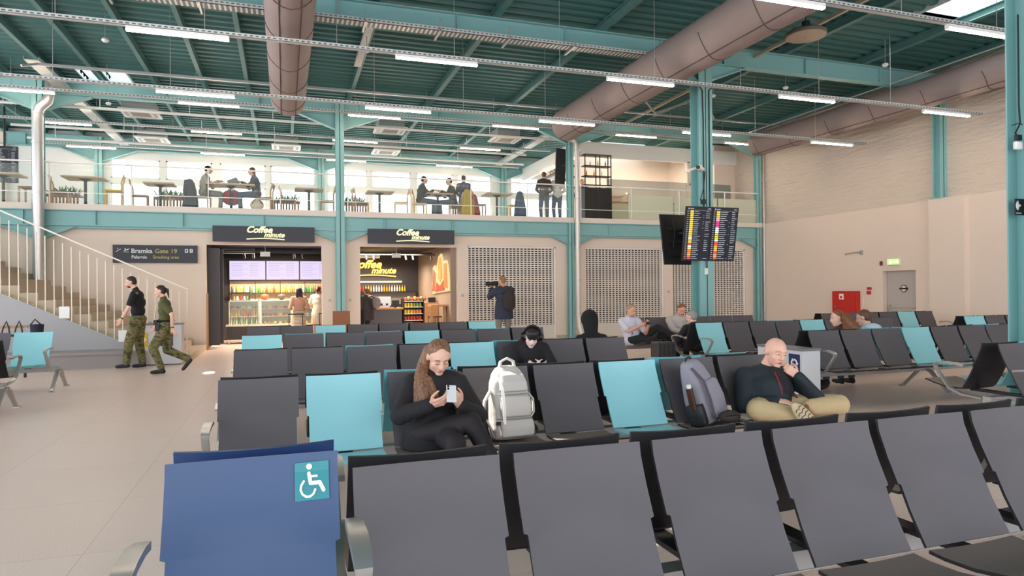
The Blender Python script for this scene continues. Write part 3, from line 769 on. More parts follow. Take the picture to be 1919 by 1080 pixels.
# ------------------------------------------------------------------ departure screens on the column
ROWC = [(236, 206, 40)]*5+[(236, 200, 60)]*5+[(240, 240, 236), (226, 200, 60), (222, 70, 60), (240, 240, 240), (230, 220, 120), (232, 130, 50), (240, 170, 60), (236, 120, 30), (214, 60, 120)]
ROWC2 = [(220, 206, 50), (230, 190, 40), (224, 170, 180), (216, 60, 130), (216, 60, 130), (240, 236, 236), (240, 240, 230), (200, 200, 40), (226, 206, 50), (240, 240, 240), (224, 90, 60), (240, 160, 60), (240, 170, 60), (216, 70, 70), (240, 150, 90), (226, 90, 60)]
def board(t, c, ux, uy, w, h, seed, cols, face=True):
    c = Vector(c); ux = Vector(ux).normalized(); uy = Vector(uy).normalized(); n = ux.cross(uy)
    def q(m, a0, a1, b0, b1, d0, d1, mi=0):
        vs = [c+ux*a+uy*b+n*d for d in (d0, d1) for a, b in ((a0, b0), (a1, b0), (a1, b1), (a0, b1))]
        m.add(vs, [(0, 3, 2, 1), (4, 5, 6, 7), (0, 1, 5, 4), (1, 2, 6, 5), (2, 3, 7, 6), (3, 0, 4, 7)], mi)
    m = MB(); q(m, -w/2, w/2, -h/2, h/2, -.05, 0); q(m, -w/3, w/3, -h/3, h/3, -.09, -.05)
    o = part('screen_housing', m, BLACK, t)
    if not face: return
    rnd = random.Random(seed); m = MB(); mats = [glow('screen_ground', (26, 28, 44), .5), glow('screen_text', (200, 204, 214), .55)]
    keys = {}
    q(m, -w/2+.012, w/2-.012, -h/2+.012, h/2-.012, 0, .002)
    q(m, -w/2+.05, -w/2+.08, h/2-.06, h/2-.035, .002, .004, 1); q(m, -w/2+.1, -w/2+.2, h/2-.055, h/2-.04, .002, .004, 1); q(m, w/2-.13, w/2-.05, h/2-.055, h/2-.04, .002, .004, 1)
    q(m, -w/2+.03, w/2-.03, h/2-.085, h/2-.082, .002, .004, 1)
    N = 24; dy = (h-.12)/N
    for k in range(N):
        z = h/2-.1-k*dy
        q(m, -w/2+.03, -w/2+.075, z-.016, z-.006, .002, .004, 1)
        cc = cols[min(k*len(cols)//N, len(cols)-1)]
        if cc not in keys: keys[cc] = len(mats); mats.append(glow('airline_%d_%d_%d' % cc, cc, .8))
        q(m, -w/2+.11, -w/2+.2, z-.028, z+.008, .002, .004, keys[cc])
        q(m, -w/2+.22, -w/2+.22+rnd.uniform(.1, .2), z-.016, z-.006, .002, .004, 1)
        if rnd.random() < .25: q(m, w/2-.24, w/2-.22, z-.016, z-.006, .002, .004, 1)
        if rnd.random() < .85: q(m, w/2-.17, w/2-.17+rnd.uniform(.07, .13), z-.016, z-.006, .002, .004, 1)
    part('display', m, mats, o)
t = thing('departure_screens', 'double departure board tilted forward on the teal column', 'screen', (9.25, 13.05, 2.85))
up = V(0, -.2, 1.2); up.normalize()
board(t, (8.62+.36-.03, 13.1, 2.86), (1, 0, 0), up, .7, 1.24, 1, ROWC)
board(t, (8.62+.36+.675, 13.1, 2.86), (1, 0, 0), up, .7, 1.24, 2, ROWC2)
m = MB(); m.bar((9.28, 13.18, 3.05), (9.28, 13.3, 3.05), .5, .08); m.bar((8.7, 13.2, 3.05), (9.9, 13.2, 3.05), .04, .06); part('bracket', m, DARK, t)
t = thing('departure_screens', 'rear-facing double board behind the departure screens, its black back showing', 'screen', (9.0, 14.0, 2.85))
up2 = V(0, .2, 1.2); up2.normalize()
board(t, (8.97, 14.12, 2.8), (-1, 0, 0), up2, .7, 1.24, 3, ROWC); board(t, (9.65, 14.12, 2.8), (-1, 0, 0), up2, .7, 1.24, 4, ROWC2)
m = MB(); m.bar((9.28, 13.58, 2.95), (9.28, 14.02, 2.95), .5, .06); m.bar((8.75, 14.0, 2.75), (9.9, 14.0, 2.75), .03, .05); m.bar((8.75, 14.01, 3.05), (9.9, 14.01, 3.05), .03, .05); m.tube([(8.85, 14.0, 3.3), (8.9, 13.95, 3.0), (8.86, 13.97, 2.6)], .01, 6); part('bracket', m, DARK, t)
m = MB(); m.box(9.2, 9.28, 13.18, 13.215, 1.93, 2.08); single('junction_box', m, WHITE, 'small white box on the teal column below the screens', 'box', (9.24, 13.2, 2.0), bevel=.004)
m = MB(); m.tube([(9.24, 13.2, 2.08), (9.235, 13.205, 2.3)], .007, 6); single('cable', m, BLACK, 'black cable dropping from the screens to the white box', 'cable', (9.24, 13.2, 2.2))
m = MB(); m.tube([(9.2, 13.2, 3.5), (9.2, 13.2, 5.5), (9.18, 13.2, 6.2), (9.0, 13.15, 6.35)], .014, 6); m.tube([(9.36, 13.2, 3.5), (9.36, 13.2, 6.2), (9.5, 13.15, 6.35)], .014, 6); single('column_cables', m, BLACK, 'two black cables running up the teal screen column', 'cable', (9.28, 13.2, 3.5))
t = thing('security_camera', 'white security cameras on the screen column above the boards', 'camera', (9.1, 13.1, 4.35))
m = MB(); m.cyl((9.14, 13.18, 4.36), (8.9, 12.98, 4.36), .055, n=12); part('camera_body', m, WHITE, t, smooth=True)
m = MB(); m.cyl((8.9, 12.98, 4.36), (8.87, 12.955, 4.36), .045, n=12); part('lens', m, BLACK, t)
m = MB(); m.cyl((9.1, 13.14, 4.42), (8.72, 13.1, 4.3), .03, n=10); m.box(8.66, 8.74, 13.06, 13.14, 4.25, 4.33); part('side_camera', m, WHITE, t)
m = MB(); m.tube([(9.2, 13.15, 4.3), (9.12, 13.1, 3.9), (9.05, 13.12, 3.65), (9.12, 13.12, 3.55), (9.2, 13.17, 3.6)], .012, 6); m.box(9.1, 9.18, 13.1, 13.18, 3.55, 3.66); part('camera_cable', m, BLACK, t)
# right column extras
t = thing('pictogram_sign', 'small black sign with white curved waves on the right column', 'sign', (9.18, 6.2, 2.65))
m = MB(); m.box(9.125, 9.3, 6.2, 6.212, 2.545, 2.76); part('plate', m, BLACK, t)
m = MB()
for r in (.025, .045, .065): m.tube([(9.2+r*math.cos(a), 6.197, 2.67+r*math.sin(a)) for a in [PI*.65+PI*.7*k/6 for k in range(7)]], .006, 5)
m.sph((9.205, 6.197, 2.67), .012, 8, 6)
for k in range(4): m.box(9.14+.025*k, 9.155+.025*k, 6.195, 6.2, 2.565, 2.575)
part('symbol', m, WHITE, t)
t = thing('wall_sensor', 'white rounded sensor with black cables on the right column', 'sensor', (9.17, 6.2, 3.45))
m = MB(); m.obox((9.17, 6.19, 3.46), (.14, .05, .11), Matrix.Identity(3)); part('sensor_body', m, WHITE, t, bevel=.02)
m = MB(); m.tube([(9.21, 6.2, 5.2), (9.21, 6.2, 4.0), (9.2, 6.18, 3.75), (9.11, 6.18, 3.62), (9.17, 6.18, 3.56)], .011, 6); m.tube([(9.07, 6.2, 3.72), (9.16, 6.16, 3.75), (9.24, 6.18, 3.74)], .007, 6); m.box(9.13, 9.22, 6.17, 6.21, 3.53, 3.6); part('cables', m, BLACK, t)

# ------------------------------------------------------------------ right wall fittings
t = thing('fire_hose_cabinet', 'red fire hose cabinet on the right wall', 'fire cabinet', (16.7, 16.5, .42))
m = MB(); m.box(16.6, 16.76, 16.02, 16.98, .42, 1.48); part('cabinet_body', m, RED, t, bevel=.006)
m = MB(); m.box(16.59, 16.6, 16.06, 16.94, .46, 1.44); m.cyl((16.59, 16.84, 1.0), (16.575, 16.84, 1.0), .02, mi=1); part('door', m, [RED, ALU], t)
m = MB(); m.box(16.583, 16.59, 16.5, 16.68, 1.22, 1.4); m.box(16.58, 16.583, 16.56, 16.64, 1.26, 1.33, 1); part('pictogram', m, [WHITE, RED], t)
m = MB(); m.box(16.583, 16.59, 16.46, 16.64, .5, .64); m.box(16.58, 16.583, 16.5, 16.6, .53, .58, 1); part('pictogram', m, [WHITE, RED], t)
m = MB(); m.box(16.72, 16.76, 15.6, 15.74, 1.52, 1.6); m.box(16.71, 16.76, 15.62, 15.74, 1.38, 1.48); m.box(16.755, 16.76, 15.88, 15.93, 1.0, 1.3, 1); single('fire_alarm_point', m, [RED, WHITE], 'small red alarm call points between the red cabinet and grey door', 'alarm', (16.74, 15.7, 1.5))
t = thing('exit_sign', 'glowing green and white emergency exit sign above the grey door', 'sign', (16.7, 14.8, 2.25))
m = MB(); m.box(16.7, 16.76, 14.58, 15.0, 2.24, 2.42); part('housing', m, WHITE, t)
m = MB(); m.box(16.694, 16.7, 14.6, 14.98, 2.255, 2.405); m.box(16.69, 16.694, 14.64, 14.76, 2.31, 2.35, 1); m.add([(16.69, 14.64, 2.29), (16.69, 14.64, 2.37), (16.69, 14.6, 2.33)], [(0, 1, 2)], 1); m.box(16.69, 16.694, 14.84, 14.88, 2.28, 2.37, 1); m.box(16.69, 16.694, 14.8, 14.92, 2.31, 2.33, 1)
part('lit_face', m, [glow('exit_green', (170, 226, 110), 1.0), glow('exit_white', (240, 255, 230), 1.2)], t)
m = MB(); m.box(16.72, 16.76, 15.2, 15.27, 2.24, 2.36); single('alarm_box', m, mat('maroon', (110, 40, 36)), 'small dark red box beside the exit sign', 'alarm', (16.74, 15.23, 2.3))
m = MB(); m.tube([(16.76, 15.95, 2.66), (16.55, 16.05, 2.66), (16.45, 16.3, 2.62)], .02, 8); m.cyl((16.76, 15.95, 2.6), (16.72, 15.95, 2.72), .05); single('wall_camera', m, ALU, 'slim grey camera arm high on the right wall', 'camera', (16.7, 16, 2.66), smooth=True)
m = MB(); m.tube([(16.72, 20.3, 0), (16.72, 20.3, 6.8)], .025, 8); single('conduit', m, STEEL, 'thin grey conduit in the corner beside the last gallery column', 'pipe', (16.65, 20.4, 0))

# ------------------------------------------------------------------ signs
GRN = mat('sign_gold', (206, 190, 110), .5)
t = thing('wayfinding_sign', 'dark gate and smoking area sign on the wall by the stairs', 'sign', (-3.35, 20.55, 2.7))
m = MB(); m.box(-4.39, -2.31, 20.56, 20.65, 2.45, 2.94); part('panel', m, NAVY, t, bevel=.004)
m = MB(); w = put_text(m, 'Bramka', .17, (-3.95, 20.555, 2.72), bold=.003); put_text(m, 'Palarnia', .12, (-3.94, 20.555, 2.57), bold=.002)
part('white_lettering', m, glow('sign_white', (236, 236, 230), .35), t)
m = MB(); put_text(m, 'Gate 19', .17, (-3.95+w+.06, 20.555, 2.72)); put_text(m, 'Smoking area', .12, (-3.42, 20.555, 2.57)); part('yellow_lettering', m, GRN, t)
m = MB()
m.prism([(-4.12, 2.77), (-4.02, 2.8), (-3.98, 2.84), (-4.1, 2.81)], 20.55, 20.556); m.prism([(-4.14, 2.74), (-4.0, 2.74), (-4.0, 2.75), (-4.14, 2.75)], 20.55, 20.556); m.prism([(-4.08, 2.79), (-4.05, 2.79), (-4.09, 2.85), (-4.11, 2.85)], 20.55, 20.556)
m.bar((-4.31, 20.553, 2.75), (-4.21, 20.553, 2.82), .012, .02, up=(0, 1, 0)); m.bar((-4.21, 20.553, 2.82), (-4.19, 20.553, 2.82), .012, .02, up=(0, 1, 0)); m.sph((-4.27, 20.553, 2.84), (.012, .004, .012), 8, 6)
for x in (-2.62, -2.5): m.box(x, x+.075, 20.553, 20.556, 2.74, 2.84)
part('pictograms', m, WHITE, t)
m = MB(); m.box(-2.6, -2.57, 20.55, 20.553, 2.76, 2.82); m.box(-2.47, -2.45, 20.55, 20.553, 2.755, 2.825); part('pictogram_marks', m, NAVY, t)
SIGNL = glow('shop_letter', (250, 238, 186), .8)
def script_sign(m, x, y, z, s, mi=0):
    w1 = put_text(m, 'Coffee', .3*s, (x, y, z+.16*s), shear=.35, bold=.009*s, ext=.012, mi=mi)
    put_text(m, 'minute', .23*s, (x+.56*s, y, z+.015*s), shear=.35, bold=.007*s, ext=.012, mi=mi)
    pts = [(x+.02*s+.12*s*k, z-.06*s+.03*s*math.sin(k*.34)) for k in range(11)]
    m.strap([(a, y, b) for a, b in pts], .02, [.03*s][0], side=(0, 1, 0), mi=mi)
for x0, x1, lab in ((-1.89, .84, 'dark shop fascia with glowing cream script over the left coffee doorway'), (2.37, 5.02, 'dark shop fascia with glowing cream script over the right coffee doorway')):
    t = thing('shop_sign', lab, 'sign', ((x0+x1)/2, 20.38, 3.28))
    m = MB(); m.box(x0, x1, 20.3, 20.4, 3.05, 3.49); part('fascia_box', m, NAVY, t, bevel=.004)
    m = MB(); script_sign(m, (x0+x1)/2-.5, 20.295, 3.175, .85); part('script_lettering', m, SIGNL, t)
# A-board, switches
t = thing('menu_board', 'brown A-shaped board standing between the two coffee doorways', 'A-board', (1.38, 17.4, 0))
m = MB(); m.bar((1.36, 17.25, 0), (1.36, 17.5, 1.12), .42, .03, up=(0, 1, 0)); part('front_leaf', m, mat('aboard_brown', (150, 92, 62), .6), t)
m = MB(); m.bar((1.36, 17.8, 0), (1.36, 17.54, 1.12), .42, .03, up=(0, 1, 0)); part('rear_leaf', m, WOOD, t)
for x, z, lab in ((1.28, 1.35, 'left of the middle gallery column'), (1.86, 1.35, 'right of the middle gallery column'), (5.36, 1.45, 'beside the photographer\'s shutter'), (12.88, 1.5, 'between the two right shutters')):
    m = MB(); m.box(x-.04, x+.04, 20.63, 20.65, z-.04, z+.04); single('wall_socket', m, mat('socket_grey', (186, 178, 170)), 'small square socket on the cream wall %s' % lab, 'socket', (x, 20.64, z))

# ================================================================== people
K = 1.08
def remesh(mb, voxel, it=3):
    me = mb.mesh('tmp', SKIN, fix=False); o = bpy.data.objects.new('tmp', me); COL.objects.link(o)
    r = o.modifiers.new('r', 'REMESH'); r.mode = 'VOXEL'; r.voxel_size = voxel
    if it: q = o.modifiers.new('s', 'SMOOTH'); q.factor = 0.5; q.iterations = it
    bpy.context.view_layer.update()
    out = bpy.data.meshes.new_from_object(o.evaluated_get(bpy.context.evaluated_depsgraph_get()))
    bpy.data.objects.remove(o); bpy.data.meshes.remove(me)
    return out
def soft(name, mb, material, parent, voxel=.012, it=3, label=None):
    me = remesh(mb, voxel, it); me.name = name; me.materials.clear(); me.materials.append(material)
    off = root_off(parent)
    me.transform(Matrix.Translation(-off)); me.polygons.foreach_set('use_smooth', [True]*len(me.polygons))
    o = link(name, me, parent)
    if label: o['label'] = label
    return o
def ik(a, b, hint, l1, l2):
    a = Vector(a); b = Vector(b); hint = Vector(hint); d = b-a; L = d.length
    if L > (l1+l2)*.995: b = a+d*((l1+l2)*.995/L); d = b-a; L = d.length
    L = max(L, abs(l1-l2)+.01)
    x = (l1*l1-l2*l2+L*L)/(2*L); h = math.sqrt(max(0, l1*l1-x*x)); u = d.normalized()
    w = hint-a; w = w-u*w.dot(u); w = w.normalized() if w.length > 1e-4 else V(0, -1, 0)
    return a+u*x+w*h, b
def frame3(u, f):
    u = Vector(u).normalized(); f = Vector(f); f = (f-u*f.dot(u)).normalized(); return f.cross(u), f, u
def RM(r, f, u): return Matrix((r, f, u)).transposed()
def hand(m, wr, d, pn, thumb, curl=.5, k=K, r=.0085, spread=.0):
    d = Vector(d).normalized(); pn = Vector(pn); pn = (pn-d*pn.dot(d)).normalized(); a = Vector(thumb); a = (a-d*a.dot(d)-pn*a.dot(pn)).normalized()
    wr = Vector(wr); tips = []
    for i, (o, L, pl) in enumerate(((.030, .070, .088), (.010, .078, .092), (-.010, .072, .088), (-.029, .056, .080))):
        kn = wr+d*pl*k+a*o*k
        m.cap(wr+a*o*.7*k, kn, .0125*k, .0105*k, 8)
        p = kn; ang = curl*(.55+.09*i)
        for j, s in enumerate((.45, .31, .24)):
            q = p+(d*math.cos(ang)+pn*math.sin(ang)+a*spread*(1.5-i)*.12)*L*s*k
            m.cap(p, q, (r-.0008*j)*k, (r-.0008*(j+1))*k, 8); p = q; ang += curl*(.75+.05*i)
        tips.append(p)
    m.cap(wr+d*.03*k, wr+d*.07*k, .017*k, .014*k, 8)
    t0 = wr+d*.022*k+a*.024*k; t1 = t0+(d*.55+a*.75+pn*.35).normalized()*.04*k; t2 = t1+(d*.85+a*.25+pn*.5*curl).normalized()*.03*k; t3 = t2+(d*.9+pn*.6*curl).normalized()*.024*k
    m.cap(t0, t1, .0135*k, .0105*k, 8); m.cap(t1, t2, .0105*k, .009*k, 8); m.cap(t2, t3, .009*k, .0075*k, 8)
    return tips, t3
def human(label, J, loc, face, top, legs_m, shoe, skin=SKIN, hair=None, bulk=1.0, sleeve='long', voxel=.013, seated=True, fwd=(0, -1, 0), feet=(None, None), palm=None, curl=(.5, .5),
          eyes='open', puff=.018, belly=0, hem=0, collar=True, headk=1.0, name='person', leg_ik=True, trouser_puff=.014, detail=False):
    J = {a: Vector(b) for a, b in J.items()}; k = K
    t = thing(name, label, 'person', loc)
    J['elR'], J['wrR'] = ik(J['shR'], J['wrR'], J['elR'], .285*k, .25*k); J['elL'], J['wrL'] = ik(J['shL'], J['wrL'], J['elL'], .285*k, .25*k)
    if leg_ik:
        J['knR'], J['anR'] = ik(J['hiR'], J['anR'], J['knR'], .43*k, .42*k); J['knL'], J['anL'] = ik(J['hiL'], J['anL'], J['knL'], .43*k, .42*k)
    side = (J['shL']-J['shR']).normalized(); upv = (J['neck']-J['pelvis']).normalized(); bf = upv.cross(side); bf = bf if bf.dot(Vector(fwd)) > 0 else -bf
    side = bf.cross(upv); R = RM(side, bf, upv)
    def torso(m, g):
        st = [(J['pelvis'], .158, .118, .11), (J['pelvis'].lerp(J['chest'], .5), .138, .108+belly, .13), (J['chest'], .155, .118+belly*.6, .13), (J['chest'].lerp(J['neck'], .55), .15, .105, .1)]
        for p, a, b, c in st: m.sph(p+bf*(belly*.5 if b > .11 else 0), ((a*bulk+g)*k, (b*bulk+g)*k, (c+g)*k), 18, 12, R)
        m.cap(J['shR'].lerp(J['neck'], .12)-upv*.02, J['shL'].lerp(J['neck'], .12)-upv*.02, (.052*bulk+g)*k, n=12)
        m.cap(J['neck']-upv*.03*k, J['shR'], (.05+g)*k, (.05+g)*k, 12); m.cap(J['neck']-upv*.03*k, J['shL'], (.05+g)*k, (.05+g)*k, 12)
    def arm(m, s, g, t_end=2.0, tap=1.0):
        a, b, c = J['sh'+s], J['el'+s], J['wr'+s]
        if t_end <= 1: m.cap(a, a.lerp(b, t_end), (.048*bulk**.5+g)*k, (.045+g)*k, 12); return
        m.cap(a, b, (.048*bulk**.5+g)*k, (.038+g)*k, 12); m.cap(b, b.lerp(c, t_end-1), (.038+g)*k, (.027+g*.8)*k, 12)
    def leg(m, s, g, end=1.0):
        a, b, c = J['hi'+s], J['kn'+s], J['an'+s]
        m.cap(a, b, (.08*bulk**.5+g)*k, (.055+g)*k, 14); m.cap(b, b.lerp(c, end), (.053+g)*k, (.036+g)*k, 14)
        m.sph(b.lerp(c, .3)+(J['an'+s]-J['kn'+s]).normalized().orthogonal()*0, (.05+g)*k, 10, 8)
    def footv(s, i):
        v = feet[i]
        return Vector(v).normalized() if v is not None else Vector((bf.x, bf.y, 0)).normalized()
    def foot(m, s, i, g):
        a = J['an'+s]; f = footv(s, i); dn = V(0, 0, -1) if abs(f.z) < .8 else Vector(fwd)
        h = a+dn*.045*k-f*.03*k; m.cap(h, a+f*.09*k+dn*.05*k, (.032+g)*k, (.03+g)*k, 10); m.cap(a+f*.09*k+dn*.052*k, a+f*.165*k+dn*.056*k, (.032+g)*k, (.025+g)*k, 10); m.cap(a, h, (.034+g)*k, (.03+g)*k, 10)
    # head frame
    hf = Vector(face).normalized(); hu = (J['head']-J['neck']).normalized(); hu = (hu+V(0, 0, 1)).normalized() if abs(hf.z) < .5 else hu
    r_, f_, u_ = frame3(hu, hf)
    if abs(hf.z) > .15:                         # pitch with the gaze
        f_ = hf; u_ = (hu-f_*hu.dot(f_)).normalized(); r_ = f_.cross(u_)
    HR = RM(r_, f_, u_); c = J['head']; q = k*headk
    def H(a, b, d): return c+(r_*a+f_*b+u_*d)*q
    m = MB()
    torso(m, 0)
    for s in 'RL': arm(m, s, 0); leg(m, s, 0)
    for i, s in enumerate('RL'): foot(m, s, i, 0)
    m.sph(H(0, -.005, .022), (.075*q, .094*q, .086*q), 20, 14, HR); m.sph(H(0, .024, -.04), (.06*q, .066*q, .074*q), 18, 12, HR)
    m.sph(H(0, .062, -.092), (.03*q, .026*q, .022*q), 12, 8, HR); m.sph(H(0, .07, .026), (.052*q, .022*q, .02*q), 12, 8, HR)
    for s in (-1, 1): m.sph(H(.035*s, .056, -.03), (.026*q, .026*q, .03*q), 10, 8, HR); m.sph(H(.076*s, -.005, -.005), (.01*q, .018*q, .03*q), 10, 8, HR)
    m.cap(H(0, .09, .012), H(0, .108, -.026), .0085*q, .0135*q, 8)
    for s in (-1, 1): m.sph(H(.012*s, .098, -.03), .009*q, 8, 6)
    m.sph(H(0, .084, -.06), (.026*q, .012*q, .014*q), 10, 8, HR)
    m.cap(H(0, -.02, -.06), J['neck']-upv*.01, .05*q*bulk**.5, .056*k*bulk**.5, 14)
    pal = palm or (None, None)
    for i, s in enumerate('RL'):
        d = J['ha'+s]-J['wr'+s] if 'ha'+s in J else J['wr'+s]-J['el'+s]
        pn = pal[i] if pal[i] is not None else bf*.4-V(0, 0, .6)
        th = d.cross(Vector(pn)) if s == 'R' else Vector(pn).cross(d)
        hand(m, J['wr'+s], d, pn, th, curl[i])
    soft('body', m, skin, t, voxel, 2)
    # clothes
    m = MB(); torso(m, puff)
    if hem:
        P0 = J['pelvis']; vs = []; nn = 22
        for zz, gg in ((.2, .9), (.05, 1.0), (-hem*.6, 1.06), (-hem-.06, 1.08)):
            for q_ in range(nn):
                a_ = 2*PI*q_/nn; vs.append(P0+side*math.cos(a_)*(.165*bulk+puff)*k*gg+bf*math.sin(a_)*(.125*bulk+puff)*k*gg+upv*zz*k)
        m.add(vs, [(i*nn+j, i*nn+(j+1) % nn, (i+1)*nn+(j+1) % nn, (i+1)*nn+j) for i in range(3) for j in range(nn)]+[tuple(range(nn-1, -1, -1)), tuple(range(3*nn, 4*nn))])
    for s in 'RL': arm(m, s, puff, {'long': 1.93, 'short': .72, 'push': 1.45}[sleeve])
    if collar: m.cap(J['neck']-upv*.02*k, J['neck']+(c-J['neck'])*.18, .066*k, .06*k, 14)
    soft('top', m, top, t, max(voxel, .011), 3)
    m = MB(); m.sph(J['pelvis'], ((.155*bulk+trouser_puff)*k, (.118*bulk+trouser_puff)*k, .11*k), 18, 12, R)
    for s in 'RL': leg(m, s, trouser_puff, .93)
    soft('trousers', m, legs_m, t, max(voxel, .012), 3)
    for i, s in enumerate('RL'):
        m = MB(); foot(m, s, i, .008); soft('shoe', m, shoe, t, max(voxel, .012), 2)
    # face
    if voxel < .02:
        for s in (-1, 1):
            if eyes == 'open':
                m = MB(); m.sph(H(.031*s, .079, .006), (.014*q, .011*q, .0075*q), 12, 8, HR); m.sph(H(.031*s, .0885, .006), (.0055*q, .003*q, .0055*q), 8, 6, HR, mi=1)
                part('eye', m, [mat('eye_white', (226, 218, 212), .3), mat('iris', (66, 60, 54), .3)], t, smooth=True)
            else:
                m = MB(); m.tube([H((.031-.015)*s, .0885, .001), H(.031*s, .0925, -.004), H((.031+.015)*s, .0865, .001)], .0022*q, 6); part('eyelash', m, mat('lash', (70, 48, 40)), t)
            m = MB(); m.tube([H((.031-.016)*s, .093, .026), H(.031*s, .093, .032), H((.031+.019)*s, .083, .028)], [.0022*q, .003*q, .0015*q], 6)
            part('eyebrow', m, (hair or {}).get('brow', mat('brow', (110, 78, 60))), t)
        m = MB(); m.sph(H(0, .0945, -.056), (.02*q, .005*q, .0036*q), 10, 6, HR); m.sph(H(0, .0935, -.063), (.017*q, .005*q, .0042*q), 10, 6, HR); part('lips', m, mat('lip_pink', (190, 112, 104), .5), t, smooth=True)
    if hair:
        m = MB(); kd = hair['kind']
        if kd == 'fringe':                       # ring of hair round a bald crown
            for a in range(-5, 6): an = PI*1.5+a*.3; m.sph(H(.07*math.cos(an), .08*math.sin(an)+.01, -.01), .02*q, 8, 6)
        else:
            m.sph(H(0, -.02, .034), (.081*q, .09*q, .082*q), 20, 14, HR); m.sph(H(0, -.014, .056), (.077*q, .083*q, .056*q), 18, 12, HR); m.sph(H(0, -.045, -.005), (.074*q, .062*q, .075*q), 16, 12, HR)
        if kd == 'long':
            for a in (-.06, -.035, 0, .035, .06): m.cap(H(a, -.05, 0), H(a*1.25, -.075, -.2), .035*q, .026*q, 10)
        if kd == 'pony':
            m.cap(H(0, -.09, .03), H(0, -.13, .0), .022*q, .026*q, 10); m.cap(H(0, -.13, 0), H(0, -.125, -.16), .028*q, .01*q, 10)
        for a, b, ra, rb in hair.get('extra', ()): m.cap(a, b, ra, rb, 10)
        soft('hair', m, hair['mat'], t, hair.get('voxel', max(voxel, .01)), 2)
    t['_dummy'] = 0; del t['_dummy']
    return t, J, H, HR, bf
def hairmat(name, c):
    m = mat(name, c, .5); nt = m.node_tree; b = nt.nodes['Principled BSDF']; tc = nt.nodes.new('ShaderNodeTexCoord'); mp = nt.nodes.new('ShaderNodeMapping'); mp.inputs['Scale'].default_value = (90, 90, 7)
    n = nt.nodes.new('ShaderNodeTexNoise'); n.inputs['Scale'].default_value = 1; n.inputs['Detail'].default_value = 3; nt.links.new(tc.outputs['Object'], mp.inputs[0]); nt.links.new(mp.outputs[0], n.inputs['Vector'])
    cr = nt.nodes.new('ShaderNodeValToRGB'); l = rgb(*c); cr.color_ramp.elements[0].position = .3; cr.color_ramp.elements[1].position = .7; cr.color_ramp.elements[0].color = tuple(x*.45 for x in l[:3])+(1,); cr.color_ramp.elements[1].color = tuple(min(1, x*1.6) for x in l[:3])+(1,)
    nt.links.new(n.outputs['Fac'], cr.inputs[0]); nt.links.new(cr.outputs[0], b.inputs['Base Color'])
    bp = nt.nodes.new('ShaderNodeBump'); bp.inputs['Strength'].default_value = .8; bp.inputs['Distance'].default_value = .01; nt.links.new(n.outputs['Fac'], bp.inputs['Height']); nt.links.new(bp.outputs[0], b.inputs['Normal'])
    return m
HB = mat('hair_brown', (92, 62, 44), .55, noise=(40, .25)); HD = mat('hair_dark', (34, 26, 24), .5, noise=(40, .2)); HG = mat('hair_grey', (150, 144, 140), .7, noise=(40, .15)); HC = hairmat('hair_copper', (116, 70, 42))
HL = hairmat('hair_light_brown', (128, 90, 66))
BLK = mat('cloth_black', (32, 30, 34), .85, bump=(7, 1.0)); BLK2 = mat('leggings_black', (36, 29, 34), .75, bump=(6, .4)); SHOEB = mat('shoe_black', (24, 24, 26), .5)
NAVYC = mat('cloth_navy', (34, 44, 56), .8, bump=(10, .3)); JEANS = mat('denim', (70, 86, 112), .85, noise=(20, .15)); GREYT = mat('trouser_grey', (128, 124, 120), .85)
KHAKI = mat('chino_khaki', (206, 180, 138), .85, bump=(7, .9)); OLIVE = mat('shirt_olive', (84, 82, 48), .85)

def bp(label, loc, parts_fn, cat='backpack', name='backpack'):
    t = thing(name, label, cat, loc); parts_fn(t); return t

# ---- woman with the phone
J = dict(head=(1.08, 4.88, 1.13), neck=(1.075, 4.99, .985), chest=(1.05, 5.0, .8), pelvis=(1.03, 4.96, .565), shR=(.905, 5.0, .92), shL=(1.235, 4.95, .925),
         elR=(.74, 4.86, .72), elL=(1.36, 4.84, .70), wrR=(.965, 4.64, .815), wrL=(1.185, 4.66, .80), haR=(1.05, 4.575, .85), haL=(1.135, 4.585, .87),
         hiR=(.94, 4.93, .555), hiL=(1.12, 4.93, .54), knR=(1.3, 4.56, .72), anR=(1.42, 4.42, .3), knL=(1.1, 4.44, .6), anL=(1.1, 4.46, .12))
ex = [((1.03, 4.97, 1.17), (.99, 5.0, 1.06), .05, .05), ((.99, 5.0, 1.06), (.955, 4.93, .97), .05, .055), ((.955, 4.93, .97), (.965, 4.85, .86), .055, .06), ((.965, 4.85, .86), (.92, 4.81, .76), .06, .035), ((.92, 4.81, .76), (.87, 4.79, .69), .035, .012),
      ((1.0, 4.9, .95), (1.04, 4.84, .85), .04, .03), ((.93, 4.9, .93), (.9, 4.84, .82), .04, .025)]
wo = human('woman in black hooded top with long light brown hair, looking at her phone', J, (1.05, 4.95, 0), (.03, -.86, -.5), BLK, BLK2, SHOEB, hair=dict(kind='short', mat=HL, extra=ex, voxel=.008), voxel=.0062, eyes='down',
           palm=((.35, .3, .5), (-.5, .3, .4)), curl=(.75, .7), puff=.026, hem=.07, bulk=.97, detail=True)
t = thing('smartphone', 'white smartphone held in the long-haired woman\'s hands', 'phone', (1.1, 4.56, .89))
Rp = Matrix.Rotation(math.radians(-38), 3, 'X') @ Matrix.Rotation(.12, 3, 'Y')
m = MB(); m.obox((1.1, 4.575, .895), (.07, .009, .135), Rp); part('phone_body', m, mat('phone_white', (232, 230, 232), .3), t, bevel=.003)
m = MB()
for a, b in ((-.022, .055), (-.022, .035)): p = V(1.1, 4.575, .895)+Rp@V(a, -.007, b); m.cyl(p, p+Rp@V(0, -.003, 0), .0085, n=10)
part('camera_lens', m, BLACK, t)

